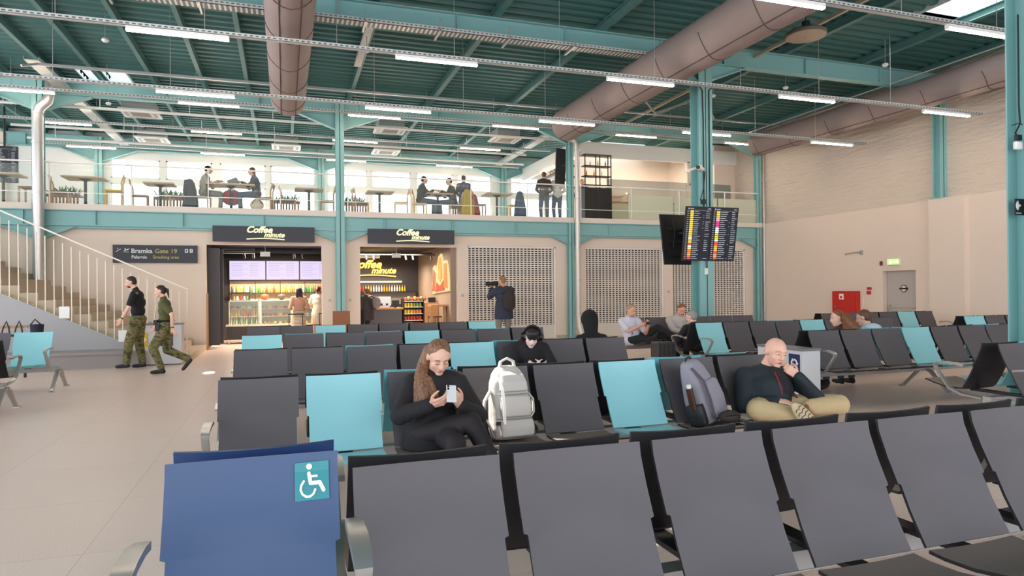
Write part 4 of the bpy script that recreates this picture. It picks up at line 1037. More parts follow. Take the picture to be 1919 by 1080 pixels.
# ---- bald man sitting cross-legged
J = dict(head=(4.17, 4.93, 1.04), neck=(4.13, 5.03, .86), chest=(4.13, 5.0, .70), pelvis=(4.1, 4.97, .535), shR=(3.94, 5.07, .82), shL=(4.35, 4.95, .82),
         elR=(3.8, 4.98, .6), elL=(4.45, 4.66, .60), wrR=(4.0, 4.72, .645), wrL=(4.27, 4.77, .84), haR=(4.09, 4.68, .63), haL=(4.2, 4.82, .905),
         hiR=(3.99, 4.92, .53), hiL=(4.22, 4.92, .53), knR=(3.72, 4.6, .6), anR=(4.12, 4.5, .53), knL=(4.62, 4.66, .58), anL=(4.2, 4.56, .6))
bm_, JB, HBf, HRb, bfb = human('bald man in dark jacket and beige trousers sitting cross-legged, chin on hand', J, (4.1, 4.95, 0), (-.1, -1, -.03), mat('jacket_teal_black', (30, 42, 48),   .75, bump=(6, 1.0)), KHAKI, mat('shoe_brown', (150, 92, 52), .6), skin=mat('skin_pink', (232, 180, 158), .5, noise=(20, .06)), bulk=1.22, belly=.035, voxel=.0068,
           hair=dict(kind='fringe', mat=mat('stubble', (206, 172, 154), .8), brow=mat('brow_fair', (196, 152, 128)), voxel=.012), palm=((0, .3, -.8), (-.3, .5, .35)), curl=(.5, .9), leg_ik=False, feet=((.3, -.25, -.55), (-.6, -.3, -.2)), puff=.026, trouser_puff=.03, headk=1.06)
m = MB(); m.sph((4.155, 4.885, .71), (.125, .115, .17), 18, 14); m.cap((4.14, 4.9, .85), (4.155, 4.9, .8), .07, .08); soft('inner_shirt', m, BLK, bm_, .012, 2, label='black shirt under the open jacket')
m = MB(); m.tube([(4.1, 4.86, .87), (4.09, 4.8, .8), (4.1, 4.77, .7), (4.1, 4.78, .64)], .007, 6); m.tube([(4.27, 4.84, .7), (4.29, 4.8, .64), (4.3, 4.8, .58)], .008, 6); part('zip_edge', m, mat('piping_red', (140, 34, 50)), bm_, label='dark red jacket piping')
# shoe sole facing the viewer
m = MB(); RS = Matrix.Rotation(math.radians(-58), 3, 'Y')
m.sph((4.05, 4.43, .54), (.066, .03, .19), 18, 14, Matrix.Rotation(math.radians(-48), 3, 'Y')); part('shoe_sole', m, mat('sole_cream', (212, 196, 160), .7), bm_, smooth=True, label='cream ridged shoe sole')
R_ = Matrix.Rotation(math.radians(-48), 3, 'Y')
for i in range(8):
    z = -.14+.038*i; w = .062*math.sqrt(max(0, 1-(z/.19)**2)); yy = -.032*math.sqrt(max(0, 1-(z/.19)**2))
    m = MB(); m.tube([V(4.05, 4.43, .54)+R_@V(w*(-.8+.4*j), yy*(1-.1*abs(j-2)), z+.012*(j % 2)) for j in range(5)], .0045, 5); part('tread_groove', m, mat('tread_brown', (110, 92, 66)), bm_)

# ---- person in headphones
J = dict(head=(2.79, 7.5, 1.06), neck=(2.8, 7.66, .97), chest=(2.8, 7.66, .8), pelvis=(2.8, 7.68, .56), shR=(2.61, 7.66, .9), shL=(2.99, 7.64, .895), elR=(2.5, 7.5, .68), elL=(3.08, 7.48, .67), wrR=(2.76, 7.34, .72), wrL=(2.84, 7.33, .71),
         haR=(2.85, 7.33, .73), haL=(2.74, 7.32, .735), hiR=(2.71, 7.64, .56), hiL=(2.89, 7.64, .56), knR=(2.66, 7.2, .62), anR=(2.66, 7.2, .12), knL=(2.93, 7.2, .62), anL=(2.93, 7.2, .12))
hp, JH, HH, HRH, _ = human('person in black jacket and headphones with fringe over the eyes, arms folded', J, (2.8, 7.6, 0), (-.2, -.86, -.45), BLK, BLK, SHOEB, skin=mat('skin_pale', (240, 214, 206), .5), voxel=.009, eyes='down', puff=.03,
      hair=dict(kind='long', mat=HD, voxel=.009), palm=((0, .6, .6), (0, .6, .5)))
m = MB(); m.sph(HH(0, .035, .055), (.083, .07, .062), 16, 12, HRH); m.sph(HH(0, .07, .03), (.068, .034, .04), 14, 10, HRH); soft('fringe', m, HD, hp, .009, 1)
m = MB(); m.sph(JH['neck']+V(0, .0, .02), (.11, .1, .06), 14, 10); soft('hood_collar', m, BLK, hp, .012, 2)
t = thing('headphones', 'black over-ear headphones on the person with folded arms', 'headphones', tuple(HH(0, 0, .1)))
m = MB(); m.tube([HH(.1*math.cos(a), -.01, .12*math.sin(a)+.01) for a in [PI*j/12 for j in range(13)]], .013, 8); part('headband', m, BLACK, t, smooth=True)
for s in (-1, 1): m = MB(); m.cyl(HH(.085*s, 0, 0), HH(.12*s, 0, 0), .046, .04, n=16); part('ear_cup', m, BLACK, t, smooth=True)
# ---- hooded person seen from behind
J = dict(head=(3.97, 8.4, 1.17), neck=(3.96, 8.3, 1.0), chest=(3.95, 8.25, .83), pelvis=(3.94, 8.22, .57), shR=(4.13, 8.28, .93), shL=(3.78, 8.28, .93), elR=(4.2, 8.42, .7), elL=(3.7, 8.42, .7), wrR=(4.05, 8.66, .66), wrL=(3.85, 8.66, .66), haR=(4.03, 8.74, .66), haL=(3.87, 8.74, .66),
         hiR=(4.04, 8.26, .56), hiL=(3.85, 8.26, .56), knR=(4.05, 8.7, .6), anR=(4.05, 8.74, .12), knL=(3.84, 8.7, .6), anL=(3.84, 8.74, .12))
hd, JD, HDf, HRD, _ = human('person with black hood up, seen from behind', J, (3.95, 8.3, 0), (-.25, .95, -.1), mat('cloth_jet', (15, 15, 18), .9), BLK, SHOEB, voxel=.014, fwd=(0, 1, 0))
m = MB(); m.sph(HDf(0, -.02, .03), (.115, .13, .135), 18, 14, HRD); m.cap(HDf(0, -.03, 0), JD['neck']+V(0, .0, 0), .115, .09); m.cap(HDf(0, -.05, .11), HDf(0, -.04, .14), .03, .02); soft('hood', m, mat('cloth_jet', (15, 15, 18), .9), hd, .012, 3)
m = MB(); m.sph(HDf(.12, .05, .02), (.02, .02, .03), 8, 6); part('earphone', m, DARK, hd)
# ---- man in the pale shirt
J = dict(head=(6.84, 12.4, 1.17), neck=(6.83, 12.5, 1.0), chest=(6.86, 12.5, .81), pelvis=(6.92, 12.5, .565), shR=(6.66, 12.52, .94), shL=(7.0, 12.42, .94), elR=(6.66, 12.32, .68), elL=(7.1, 12.2, .72), wrR=(6.9, 12.14, .86), wrL=(7.06, 12.08, .87), haR=(6.97, 12.06, .9), haL=(7.03, 12.03, .92),
         hiR=(6.86, 12.46, .56), hiL=(7.02, 12.42, .56), knR=(7.24, 12.12, .6), anR=(7.2, 11.98, .12), knL=(7.36, 12.2, .74), anL=(7.66, 11.95, .6))
wm, JW, HW, HRW, _ = human('man in pale short-sleeved shirt with grey curly hair and beard, legs crossed', J, (6.9, 12.45, 0), (.2, -.9, -.3), mat('shirt_lilac', (206, 204, 220), .85), BLK, SHOEB, skin=SKINW, voxel=.011, sleeve='short', hair=dict(kind='short', mat=mat('hair_sandy_grey', (164, 140, 112), .7, noise=(40, .3))), bulk=1.1,
      eyes='down', palm=((.5, .3, .3), (-.5, .3, .2)), curl=(.8, .8), feet=((0, -1, 0), (.7, -.5, .1)))
m = MB(); m.sph(HW(0, .055, -.085), (.05, .045, .045), 12, 10, HRW); soft('beard', m, HG, wm, .01, 1)
m = MB(); m.obox((7.0, 12.02, .95), (.07, .015, .14), Matrix.Rotation(-.5, 3, 'X')); single('smartphone', m, BLACK, 'black smartphone in the pale-shirted man\'s hands', 'phone', (7.0, 12.02, .95))
# ---- man in grey puffer jacket
J = dict(head=(8.08, 12.45, 1.16), neck=(8.06, 12.55, 1.0), chest=(8.05, 12.56, .81), pelvis=(8.04, 12.56, .56), shR=(7.86, 12.58, .93), shL=(8.24, 12.52, .93), elR=(7.78, 12.4, .7), elL=(8.3, 12.35, .7), wrR=(8.0, 12.15, .68), wrL=(8.14, 12.13, .7), haR=(8.08, 12.08, .68), haL=(8.1, 12.06, .71),
         hiR=(7.95, 12.5, .56), hiL=(8.13, 12.5, .56), knR=(7.92, 12.05, .6), anR=(7.92, 12.05, .12), knL=(8.16, 12.05, .6), anL=(8.16, 12.05, .12))
human('man in light grey quilted jacket with cropped ginger hair, looking down', J, (8.05, 12.5, 0), (-.15, -.85, -.5), mat('quilt_grey', (186, 178, 172), .8, bump=(25, .3)), mat('trousers_dark', (60, 60, 66), .9), SHOEB, skin=SKINW, voxel=.011, hair=dict(kind='short', mat=mat('hair_ginger', (128, 78, 56), .7)), eyes='down', puff=.03, bulk=1.1)
# ---- grey-haired person with back to us on the column bench
J = dict(head=(7.34, 10.98, 1.07), neck=(7.37, 10.92, .92), chest=(7.38, 10.9, .76), pelvis=(7.38, 10.87, .55), shR=(7.56, 10.9, .86), shL=(7.2, 10.95, .86), elR=(7.62, 11.05, .64), elL=(7.12, 11.1, .64), wrR=(7.5, 11.28, .64), wrL=(7.24, 11.3, .68), haR=(7.46, 11.36, .65), haL=(7.27, 11.37, .7),
         hiR=(7.48, 10.9, .55), hiL=(7.29, 10.92, .55), knR=(7.48, 11.34, .6), anR=(7.48, 11.38, .12), knL=(7.27, 11.34, .6), anL=(7.27, 11.38, .12))
human('person with short grey hair in black, seated with back turned by the column', J, (7.38, 10.9, 0), (-.5, .8, -.25), BLK, BLK, SHOEB, voxel=.013, fwd=(0, 1, 0), hair=dict(kind='short', mat=HG))
# ---- two on the bench behind the right bin
def behind(label, x, y, topm, hm, kind, fx, extra=()):
    J = dict(head=(x, y+.12, 1.13), neck=(x+.03, y+.06, .97), chest=(x+.04, y+.03, .8), pelvis=(x+.05, y, .56), shR=(x+.21, y, .9), shL=(x-.13, y+.06, .9), elR=(x+.28, y+.15, .68), elL=(x-.2, y+.2, .68), wrR=(x+.16, y+.38, .64), wrL=(x-.05, y+.42, .64), haR=(x+.14, y+.46, .64), haL=(x-.02, y+.5, .64),
             hiR=(x+.14, y+.02, .56), hiL=(x-.04, y+.05, .56), knR=(x+.13, y+.46, .6), anR=(x+.13, y+.5, .12), knL=(x-.07, y+.48, .6), anL=(x-.07, y+.52, .12))
    return human(label, J, (x, y, 0), fx, topm, JEANS, SHOEB, voxel=.012, fwd=(0, 1, 0), hair=dict(kind=kind, mat=hm, extra=extra))
behind('woman with long wavy copper-brown hair seated facing left on the bench', 8.16, 8.12, mat('cloth_plum', (64, 46, 50), .9), HC, 'long', (-.9, .35, -.1), [((8.17, 8.1, 1.15), (8.24, 8.0, .98), .07, .09), ((8.2, 8.12, 1.1), (8.12, 8.02, .97), .06, .06), ((8.24, 8.05, 1.0), (8.33, 7.98, .93), .07, .04)])
behind('brown-haired person in a pale blue hooded sweatshirt, seen from behind', 8.68, 8.12, mat('hoodie_pale_blue', (190, 212, 232), .9), HB, 'short', (-.5, .8, -.3))
m = MB(); m.sph((8.73, 8.12, .97), (.15, .12, .075), 14, 10); hdp = bpy.data.objects['person.007'] if 'person.007' in bpy.data.objects else None
if hdp: soft('hood', m, mat('hoodie_pale_blue', (190, 212, 232), .9), hdp, .012, 2)
# ---- photographer
J = dict(head=(5.96, 18.42, 1.9), neck=(6.02, 18.5, 1.70), chest=(6.03, 18.5, 1.42), pelvis=(6.03, 18.5, 1.06), shR=(6.26, 18.46, 1.6), shL=(5.82, 18.52, 1.6), elR=(6.35, 18.62, 1.36), elL=(5.66, 18.68, 1.36), wrR=(6.02, 18.76, 1.66), wrL=(5.78, 18.84, 1.66), haR=(5.97, 18.8, 1.74), haL=(5.76, 18.88, 1.75),
         hiR=(6.13, 18.5, 1.02), hiL=(5.93, 18.5, 1.02), knR=(6.15, 18.52, .56), anR=(6.15, 18.5, .1), knL=(5.9, 18.55, .56), anL=(5.88, 18.56, .1))
human('standing photographer in dark navy jacket aiming a camera, seen from behind', J, (6.02, 18.5, 0), (-.55, .83, 0), mat('jacket_slate', (48, 54, 72), .85, bump=(12, .3)), GREYT, SHOEB, skin=SKINW, voxel=.012, fwd=(-.2, 1, 0), seated=False, hair=dict(kind='short', mat=mat('hair_cropped', (150, 108, 80), .7)), puff=.045, hem=.2, bulk=1.2, trouser_puff=.025, headk=1.08)
t = thing('camera', 'black camera with long lens held up by the standing photographer', 'camera', (5.78, 18.75, 1.82))
m = MB(); m.box(5.78, 5.93, 18.66, 18.76, 1.74, 1.88); part('camera_body', m, BLACK, t, bevel=.01)
m = MB(); m.cyl((5.78, 18.72, 1.8), (5.66, 18.76, 1.8), .05, n=14); m.cyl((5.66, 18.76, 1.8), (5.58, 18.79, 1.8), .06, n=14); part('lens', m, BLACK, t, smooth=True)
t = thing('backpack', 'dark brown backpack worn by the standing photographer', 'backpack', (6.1, 18.3, 1.4))
m = MB(); m.sph((6.12, 18.26, 1.36), (.19, .12, .28), 18, 14); m.sph((6.12, 18.24, 1.2), (.18, .13, .2), 18, 14); soft('bag_body', m, mat('bag_brown_black', (52, 40, 42), .8), t, .014, 2)
m = MB(); m.strap([(6.26, 18.32, 1.5), (6.27, 18.36, 1.64), (6.24, 18.5, 1.68)], .05, .015); m.strap([(5.96, 18.32, 1.5), (5.9, 18.38, 1.64), (5.88, 18.5, 1.68)], .05, .015); part('shoulder_strap', m, BLACK, t)
# ---- two walkers in camouflage trousers
J = dict(head=(-3.12, 16.2, 1.86), neck=(-3.02, 16.2, 1.68), chest=(-2.99, 16.2, 1.42), pelvis=(-2.99, 16.2, 1.06), shR=(-3.0, 16.42, 1.6), shL=(-3.03, 15.98, 1.6), elR=(-3.0, 16.5, 1.3), elL=(-3.04, 15.86, 1.3), wrR=(-3.1, 16.46, 1.04), wrL=(-3.24, 15.86, 1.08), haR=(-3.14, 16.45, .94), haL=(-3.28, 15.86, 1.0),
         hiR=(-2.98, 16.3, 1.02), hiL=(-3.0, 16.1, 1.02), knR=(-2.98, 16.3, .56), anR=(-2.92, 16.3, .1), knL=(-3.16, 16.08, .58), anL=(-3.2, 16.08, .1))
mn, JM, HM, HRM, _ = human('man in black polo shirt and camouflage trousers walking left', J, (-3.0, 16.2, 0), (-1, -.1, -.05), mat('polo_black', (22, 22, 26), .85), CAMO, SHOEB, voxel=.0105, fwd=(-1, 0, 0), seated=False, sleeve='short', hair=dict(kind='short', mat=HD), puff=.016, trouser_puff=.035, palm=((0, -.6, .2), (0, .6, .2)), curl=(.3, .3), feet=((-1, 0, 0), (-1, 0, 0)), bulk=1.05)
m = MB(); m.sph(HM(0, .045, -.075), (.055, .05, .04), 12, 10, HRM); soft('beard', m, HD, mn, .01, 1)
m = MB(); m.tube([(-3.2+.0, 15.86, 1.16)], .01) if 0 else m.cyl(JM['wrL'].lerp(JM['elL'], .05), JM['wrL'].lerp(JM['elL'], .12), .038, n=12); part('wrist_watch', m, BLACK, mn)
m = MB(); m.sph((-3.0, 15.99, 1.62), (.07, .06, .03), 12, 8); part('shoulder_patch', m, mat('khaki_patch', (120, 104, 80)), mn)
J = dict(head=(-2.37, 15.0, 1.66), neck=(-2.3, 15.0, 1.48), chest=(-2.28, 15.0, 1.26), pelvis=(-2.27, 15.0, .97), shR=(-2.27, 15.18, 1.4), shL=(-2.29, 14.82, 1.4), elR=(-2.36, 15.24, 1.14), elL=(-2.18, 14.76, 1.14), wrR=(-2.5, 15.22, .95), wrL=(-2.12, 14.74, .92), haR=(-2.54, 15.2, .86), haL=(-2.08, 14.74, .84),
         hiR=(-2.27, 15.09, .93), hiL=(-2.27, 14.91, .93), knR=(-2.2, 15.09, .5), anR=(-1.86, 15.09, .26), knL=(-2.36, 14.92, .52), anL=(-2.34, 14.92, .1))
ww, JX, HX, HRX, _ = human('woman in olive T-shirt and camouflage trousers with dark ponytail walking left', J, (-2.3, 15, 0), (-1, -.05, .05), OLIVE, CAMO, SHOEB, voxel=.0105, fwd=(-1, 0, 0), seated=False, sleeve='short', hair=dict(kind='pony', mat=HD), puff=.014, trouser_puff=.026, bulk=.92, headk=.95, curl=(.35, .35), palm=((0, -.6, .2), (0, .6, .2)), feet=((-.75, 0, -.9), (-1, 0, 0)))
m = MB(); m.sph((-2.28, 15, 1.06), (.17, .16, .05), 16, 10); m.box(-2.47, -2.41, 14.85, 14.95, .98, 1.08); m.box(-2.44, -2.36, 14.82, 14.88, .86, 1.0); part('belt_pouches', m, BLACK, ww)
m = MB(); m.tube([(-2.32, 14.93, 1.47), (-2.43, 14.95, 1.36), (-2.46, 14.98, 1.2)], .008, 6); m.tube([(-2.32, 15.06, 1.47), (-2.43, 15.04, 1.36), (-2.46, 15.0, 1.2)], .008, 6); m.box(-2.48, -2.46, 14.96, 15.02, 1.1, 1.2); part('lanyard', m, mat('lanyard_cream', (226, 214, 176)), ww)
m = MB(); m.cyl(JX['wrL'].lerp(JX['elL'], .05), JX['wrL'].lerp(JX['elL'], .11), .034, n=12); part('wrist_watch', m, BLACK, ww)

# ------------------------------------------------------------------ bags
LG = mat('bag_light_grey', (196, 190, 184), .8, bump=(16, .25)); LG2 = mat('bag_zip_grey', (150, 144, 140), .85)  # second, darker grey is for the zips
def loft(m, rings, n=28, e=3.2, rot=None, org=V(0, 0, 0)):
    # rings: (cx, cy, z, half width, half depth), rounded-rectangle sections
    rot = rot or Matrix.Identity(3); vs = []
    for cx, cy, z, w, d in rings:
        for k in range(n):
            a = 2*PI*k/n; c, s_ = math.cos(a), math.sin(a)
            vs.append(org+rot@V(cx+w*math.copysign(abs(c)**(2/e), c), cy+d*math.copysign(abs(s_)**(2/e), s_), z))
    L = len(rings); fs = [(i*n+k, i*n+(k+1) % n, (i+1)*n+(k+1) % n, (i+1)*n+k) for i in range(L-1) for k in range(n)]+[tuple(range(n-1, -1, -1)), tuple(range((L-1)*n, L*n))]
    return m.add(vs, fs)
t = thing('backpack', 'light grey travel backpack standing upright beside the long-haired woman', 'backpack', (1.66, 4.87, .45))
O = V(1.655, 4.93, .46)
RB = Matrix.Rotation(-.16, 3, 'X') @ Matrix.Rotation(math.radians(8), 3, 'Z')
m = MB(); loft(m, [(0, 0, .0, .11, .07), (0, 0, .015, .15, .1), (0, 0, .08, .165, .115), (0, 0, .2, .16, .11), (0, 0, .34, .155, .105), (0, 0, .44, .145, .095), (0, .01, .51, .12, .08), (0, .015, .555, .085, .055), (0, .02, .57, .04, .03)], rot=RB, org=O)
soft('bag_body', m, LG, t, .007, 3)
m = MB(); loft(m, [(.0, -.115, .17, .1, .02), (0, -.12, .18, .125, .03), (0, -.125, .24, .13, .035), (0, -.12, .32, .125, .03), (0, -.115, .335, .1, .02)], rot=RB, org=O); soft('front_pocket', m, LG, t, .006, 2)
m = MB(); loft(m, [(.0, -.1, .36, .1, .02), (0, -.105, .37, .12, .03), (0, -.1, .43, .115, .035), (0, -.08, .49, .1, .03), (0, -.06, .52, .07, .02)], rot=RB, org=O); soft('upper_pocket', m, LG, t, .006, 2)
m = MB(); loft(m, [(.0, -.1, .015, .11, .02), (0, -.125, .03, .14, .03), (0, -.13, .09, .145, .035), (0, -.12, .145, .14, .03), (0, -.11, .155, .12, .02)], rot=RB, org=O); soft('lower_pocket', m, LG, t, .006, 2)
m = MB(); m.strap([O+RB@V(-.07, .0, .54), O+RB@V(-.055, -.01, .6), O+RB@V(0, -.015, .625), O+RB@V(.055, -.01, .6), O+RB@V(.07, 0, .54)], .035, .014, side=RB@V(0, 1, 0)); part('grab_handle', m, LG, t, smooth=True)
for z, w, y in ((.345, .14, -.135), (.162, .15, -.14)): m = MB(); m.tube([O+RB@V(-w, y+.05, z), O+RB@V(-w*.8, y, z), O+RB@V(0, y-.01, z-.004), O+RB@V(w*.8, y, z), O+RB@V(w, y+.05, z)], .0045, 6); part('zip', m, LG2, t)
m = MB(); m.strap([O+RB@V(-.115, -.09, .47), O+RB@V(-.118, -.15, .38), O+RB@V(-.12, -.165, .25), O+RB@V(-.12, -.16, .12)], .022, .006, side=RB@V(1, 0, 0)); part('compression_strap', m, WHITE, t)
m = MB(); m.strap([O+RB@V(-.16, -.02, .38), O+RB@V(-.22, -.03, .3), O+RB@V(-.235, -.03, .2), O+RB@V(-.17, -.03, .08)], .045, .014, side=(0, 1, 0)); part('shoulder_strap', m, LG, t)
m = MB(); m.strap([O+RB@V(.155, -.02, .36), O+RB@V(.2, -.03, .3), O+RB@V(.2, -.03, .2), O+RB@V(.16, -.03, .15)], .03, .012, side=(0, 1, 0)); part('side_handle', m, LG, t)
m = MB(); p = O+RB@V(-.15, -.12, .13); m.box(p.x-.02, p.x+.02, p.y-.01, p.y+.01, p.z-.012, p.z+.012); part('buckle', m, BLACK, t)
t = thing('backpack', 'lilac-grey backpack leaning on the seat left of the bald man', 'backpack', (3.42, 4.9, .45))
GL = mat('bag_lilac_grey', (150, 144, 156), .85, bump=(18, .2)); GL2 = mat('bag_lilac_dark', (96, 88, 98), .85)
O = V(3.46, 4.93, .46); RB = Matrix.Rotation(math.radians(-14), 3, 'Y') @ Matrix.Rotation(-.12, 3, 'X') @ Matrix.Rotation(math.radians(25), 3, 'Z')
m = MB(); loft(m, [(0, 0, .0, .1, .08), (0, 0, .02, .145, .11), (0, 0, .1, .16, .12), (0, 0, .24, .155, .115), (0, 0, .38, .135, .1), (0, .01, .48, .11, .08), (0, .02, .54, .08, .06), (0, .02, .56, .04, .03)], rot=RB, org=O)
soft('bag_body', m, GL, t, .007, 3)
m = MB(); loft(m, [(.03, -.1, .03, .07, .02), (.03, -.12, .05, .1, .03), (.03, -.125, .2, .1, .035), (.03, -.11, .34, .09, .03), (.03, -.1, .37, .06, .02)], rot=RB, org=O); soft('front_pocket', m, GL, t, .006, 2)
m = MB(); m.strap([O+RB@V(-.09, -.05, .5), O+RB@V(-.085, -.125, .38), O+RB@V(-.095, -.145, .22), O+RB@V(-.1, -.14, .06)], .028, .008, side=RB@V(1, 0, 0)); part('front_band', m, GL2, t)
m = MB(); m.tube([O+RB@V(-.06, .02, .53), O+RB@V(-.03, .02, .58), O+RB@V(.03, .02, .58), O+RB@V(.06, .02, .53)], .009, 8); part('grab_handle', m, DARK, t, smooth=True)
m = MB(); m.strap([O+RB@V(.1, .06, .48), O+RB@V(.2, .04, .38), O+RB@V(.23, .03, .22), O+RB@V(.17, .03, .08)], .055, .016, side=(0, 1, 0)); part('shoulder_strap', m, DARK, t, smooth=True)
m = MB(); loft(m, [(-.15, -.02, .01, .035, .05), (-.16, -.02, .03, .05, .075), (-.165, -.02, .12, .055, .08), (-.165, -.02, .2, .05, .075)], rot=RB, org=O); soft('bottle_pocket', m, DARK, t, .007, 2)
t = thing('bottle', 'dark bottle with a white cap in the side pocket of the lilac-grey backpack', 'bottle', (3.22, 4.85, .6))
m = MB(); m.cyl((3.245, 4.83, .6), (3.2, 4.83, .78), .03, n=14); part('bottle_body', m, mat('bottle_brown', (70, 36, 24), .2), t, smooth=True)
m = MB(); m.cyl((3.2, 4.83, .78), (3.194, 4.83, .81), .02, n=12); part('cap', m, WHITE, t, smooth=True)
t = thing('pouch', 'small dark brown pouch in front of the lilac-grey backpack', 'pouch', (3.52, 4.72, .5)); m = MB(); m.sph((3.52, 4.72, .54), (.1, .07, .055), 16, 12); soft('pouch_body', m, mat('pouch_brown', (62, 50, 50), .8), t, .01, 2)
m = MB(); m.tube([(3.44, 4.66, .56), (3.52, 4.645, .565), (3.6, 4.66, .56)], .003, 6); part('zip', m, BLACK, t)
t = thing('magazines', 'stack of folded papers on the seat beside the bald man', 'papers', (3.72, 4.8, .5)); 
for i in range(3): m = MB(); m.obox((3.74+.01*i, 4.8, .49+.013*i), (.26, .18, .008), Matrix.Rotation(.15*i, 3, 'Z')); part('paper', m, [mat('paper_dark', (90, 84, 82)), mat('paper_tan', (150, 138, 126)), WHITE][i], t)
def suitcase(x, y, label):
    t = thing('suitcase', label, 'suitcase', (x, y, 0))
    m = MB(); m.box(x-.2, x+.2, y-.13, y+.13, .05, .62); part('shell', m, mat('case_brown_black', (52, 46, 48), .5), t, bevel=.03)
    for i in range(4): m = MB(); m.box(x-.15+.09*i, x-.13+.09*i, y-.136, y-.128, .1, .58); part('rib', m, DARK, t)
    m = MB(); m.tube([(x-.08, y, .62), (x-.08, y, .66), (x+.08, y, .66), (x+.08, y, .62)], .01, 6); part('handle', m, BLACK, t)
    for a in (-.16, .16):
        for b in (-.09, .09): m = MB(); m.cyl((x+a-.015, y+b, .028), (x+a+.015, y+b, .028), .028, n=10); part('wheel', m, BLACK, t)
suitcase(6.7, 10.95, 'dark ribbed suitcase standing by the column bench armrest')
t = thing('bag', 'black bag on the knees between the two seated men by the shutters', 'bag', (7.6, 12.2, .6)); m = MB(); m.sph((7.58, 12.3, .62), (.2, .12, .12), 14, 10); m.sph((7.72, 12.25, .56), (.14, .12, .1), 14, 10); soft('bag_body', m, BLK, t, .014, 2)
m = MB(); m.tube([(7.48, 12.25, .7), (7.58, 12.2, .78), (7.68, 12.25, .68)], .012, 6); part('strap', m, BLACK, t)
t = thing('bag', 'black bag lying on the floor under the bench behind the right bin', 'bag', (7.8, 8.35, 0)); m = MB(); m.sph((7.75, 8.35, .09), (.32, .15, .09), 16, 10); soft('bag_body', m, BLK, t, .016, 2); m = MB(); m.tube([(7.55, 8.3, .16), (7.75, 8.28, .2), (7.95, 8.3, .16)], .012, 6); part('strap', m, BLACK, t)

# ================================================================== coffee shops
SHD = mat('shop_dark', (52, 48, 50), .6); SHW = mat('shop_wall_warm', (150, 132, 118), .7); CNT = mat('counter_dark', (62, 60, 62), .5)
m = MB(); m.box(-2.3, -2.1, 20.85, 24.6, 0, 3.0); m.box(-2.3, 1.7, 24.5, 24.7, 0, 3.1); m.box(1.55, 1.75, 20.85, 24.6, 0, 3.1); m.box(1.75, 5.2, 26.3, 26.5, 0, 3.1); m.box(1.6, 1.75, 24.6, 26.5, 0, 3.1)
struct('wall_shop', m, SHD)
m = MB(); m.box(5.02, 5.2, 20.85, 26.4, 0, 3.1); struct('wall_shop_side', m, SHW)
m = MB(); m.box(-2.3, 5.2, 20.85, 26.5, 3.1, 3.15); struct('ceiling_shop', m, BLACK)
m = MB(); m.box(-2.1, -2.05, 20.64, 20.72, 0, 1.6); struct('trim_20', m, WOOD)
m = MB(); m.box(-2.09, -1.78, 21.0, 21.06, .1, 2.9); m.box(-2.02, -1.72, 21.5, 21.56, .1, 2.9); single('folding_shutter_panel', m, mat('panel_charcoal', (70, 68, 72), .5), 'dark tall folding panels inside the left coffee doorway', 'door panel', (-1.9, 21, .1))
for (x, y, z, e) in ((-.4, 22.3, 2.9, 150), (-.4, 23.6, 1.95, 45), (3.3, 22.4, 2.9, 120), (3.3, 24.8, 2.6, 90)):
    l = bpy.data.lights.new('shop_spot', 'AREA'); l.energy = e; l.color = (1, .82, .62); l.shape = 'RECTANGLE'; l.size = 2.2; l.size_y = .3
    o = bpy.data.objects.new('shop_spot', l); COL.objects.link(o); o.location = (x, y, z)
# ceiling tracks with spots
tr0 = None
for x0, x1, y, lab in ((-1.9, 1.4, 22.0, 'left coffee shop'), (1.9, 4.9, 22.6, 'right coffee shop')):
    t = thing('track_light', 'black ceiling track with small spotlights in the %s' % lab, 'spotlight', ((x0+x1)/2, y, 2.85))
    m = MB(); m.box(x0, x1, y-.02, y+.02, 2.82, 2.86); m.box(x0, x1, y+.5, y+.54, 2.9, 2.94); part('track', m, BLACK, t)
    for f in (.22, .3, .66, .74, .95):
        x = x0+(x1-x0)*f; m = MB(); m.cyl((x, y, 2.8), (x+.02, y-.03, 2.66), .035, n=10); part('spot_head', m, BLACK, t)
for x, y, lab in ((-.55, 21.6, 'left coffee doorway'), (3.45, 21.8, 'right coffee doorway')):
    m = MB(); m.box(x-.14, x+.14, y-.02, y+.02, 2.7, 2.84); m.box(x-.005, x+.005, y-.005, y+.005, 2.84, 3.1); single('ceiling_plate', m, WHITE, 'small white plate hanging under the ceiling inside the %s' % lab, 'sign', (x, y, 2.7))
for x, y, z, lab in ((-1.4, 23, 2.95, 'silver ventilation pipe above the left coffee counter'), (2.7, 24, 2.88, 'silver ventilation pipe above the right coffee counter')):
    m = MB(); m.cyl((x-.5, y, z), (x+.5, y, z), .1, n=12); single('vent_pipe', m, STEEL, lab, 'pipe', (x, y, z), smooth=True)
# menu screens
ORDN = ['leftmost', 'middle', 'right']
for k, (a, b) in enumerate(((-1.74, -.62), (-.58, .47), (.51, 1.5))):
    t = thing('menu_screen', 'glowing pale menu screen above the coffee counter, %s of three' % ORDN[k], 'screen', ((a+b)/2, 24.2, 2.05), 0, 'menu screens')
    m = MB(); m.box(a-.02, b+.02, 24.2, 24.26, 2.0, 2.7); m.box(a+.3, b-.3, 24.26, 24.49, 2.3, 2.5); part('housing', m, BLACK, t)
    m = MB(); m.box(a, b, 24.19, 24.2, 2.04, 2.67); 
    for i in range(8): m.box(a+.06, a+.06+(.35 if i % 3 else .5), 24.188, 24.19, 2.58-.06*i, 2.584-.06*i+.006, 1); m.box(a+.62, a+.9, 24.188, 24.19, 2.58-.06*i, 2.59-.06*i, 1)
    part('display', m, [SCREENW, glow('menu_text', (186, 172, 216), .5)], t)
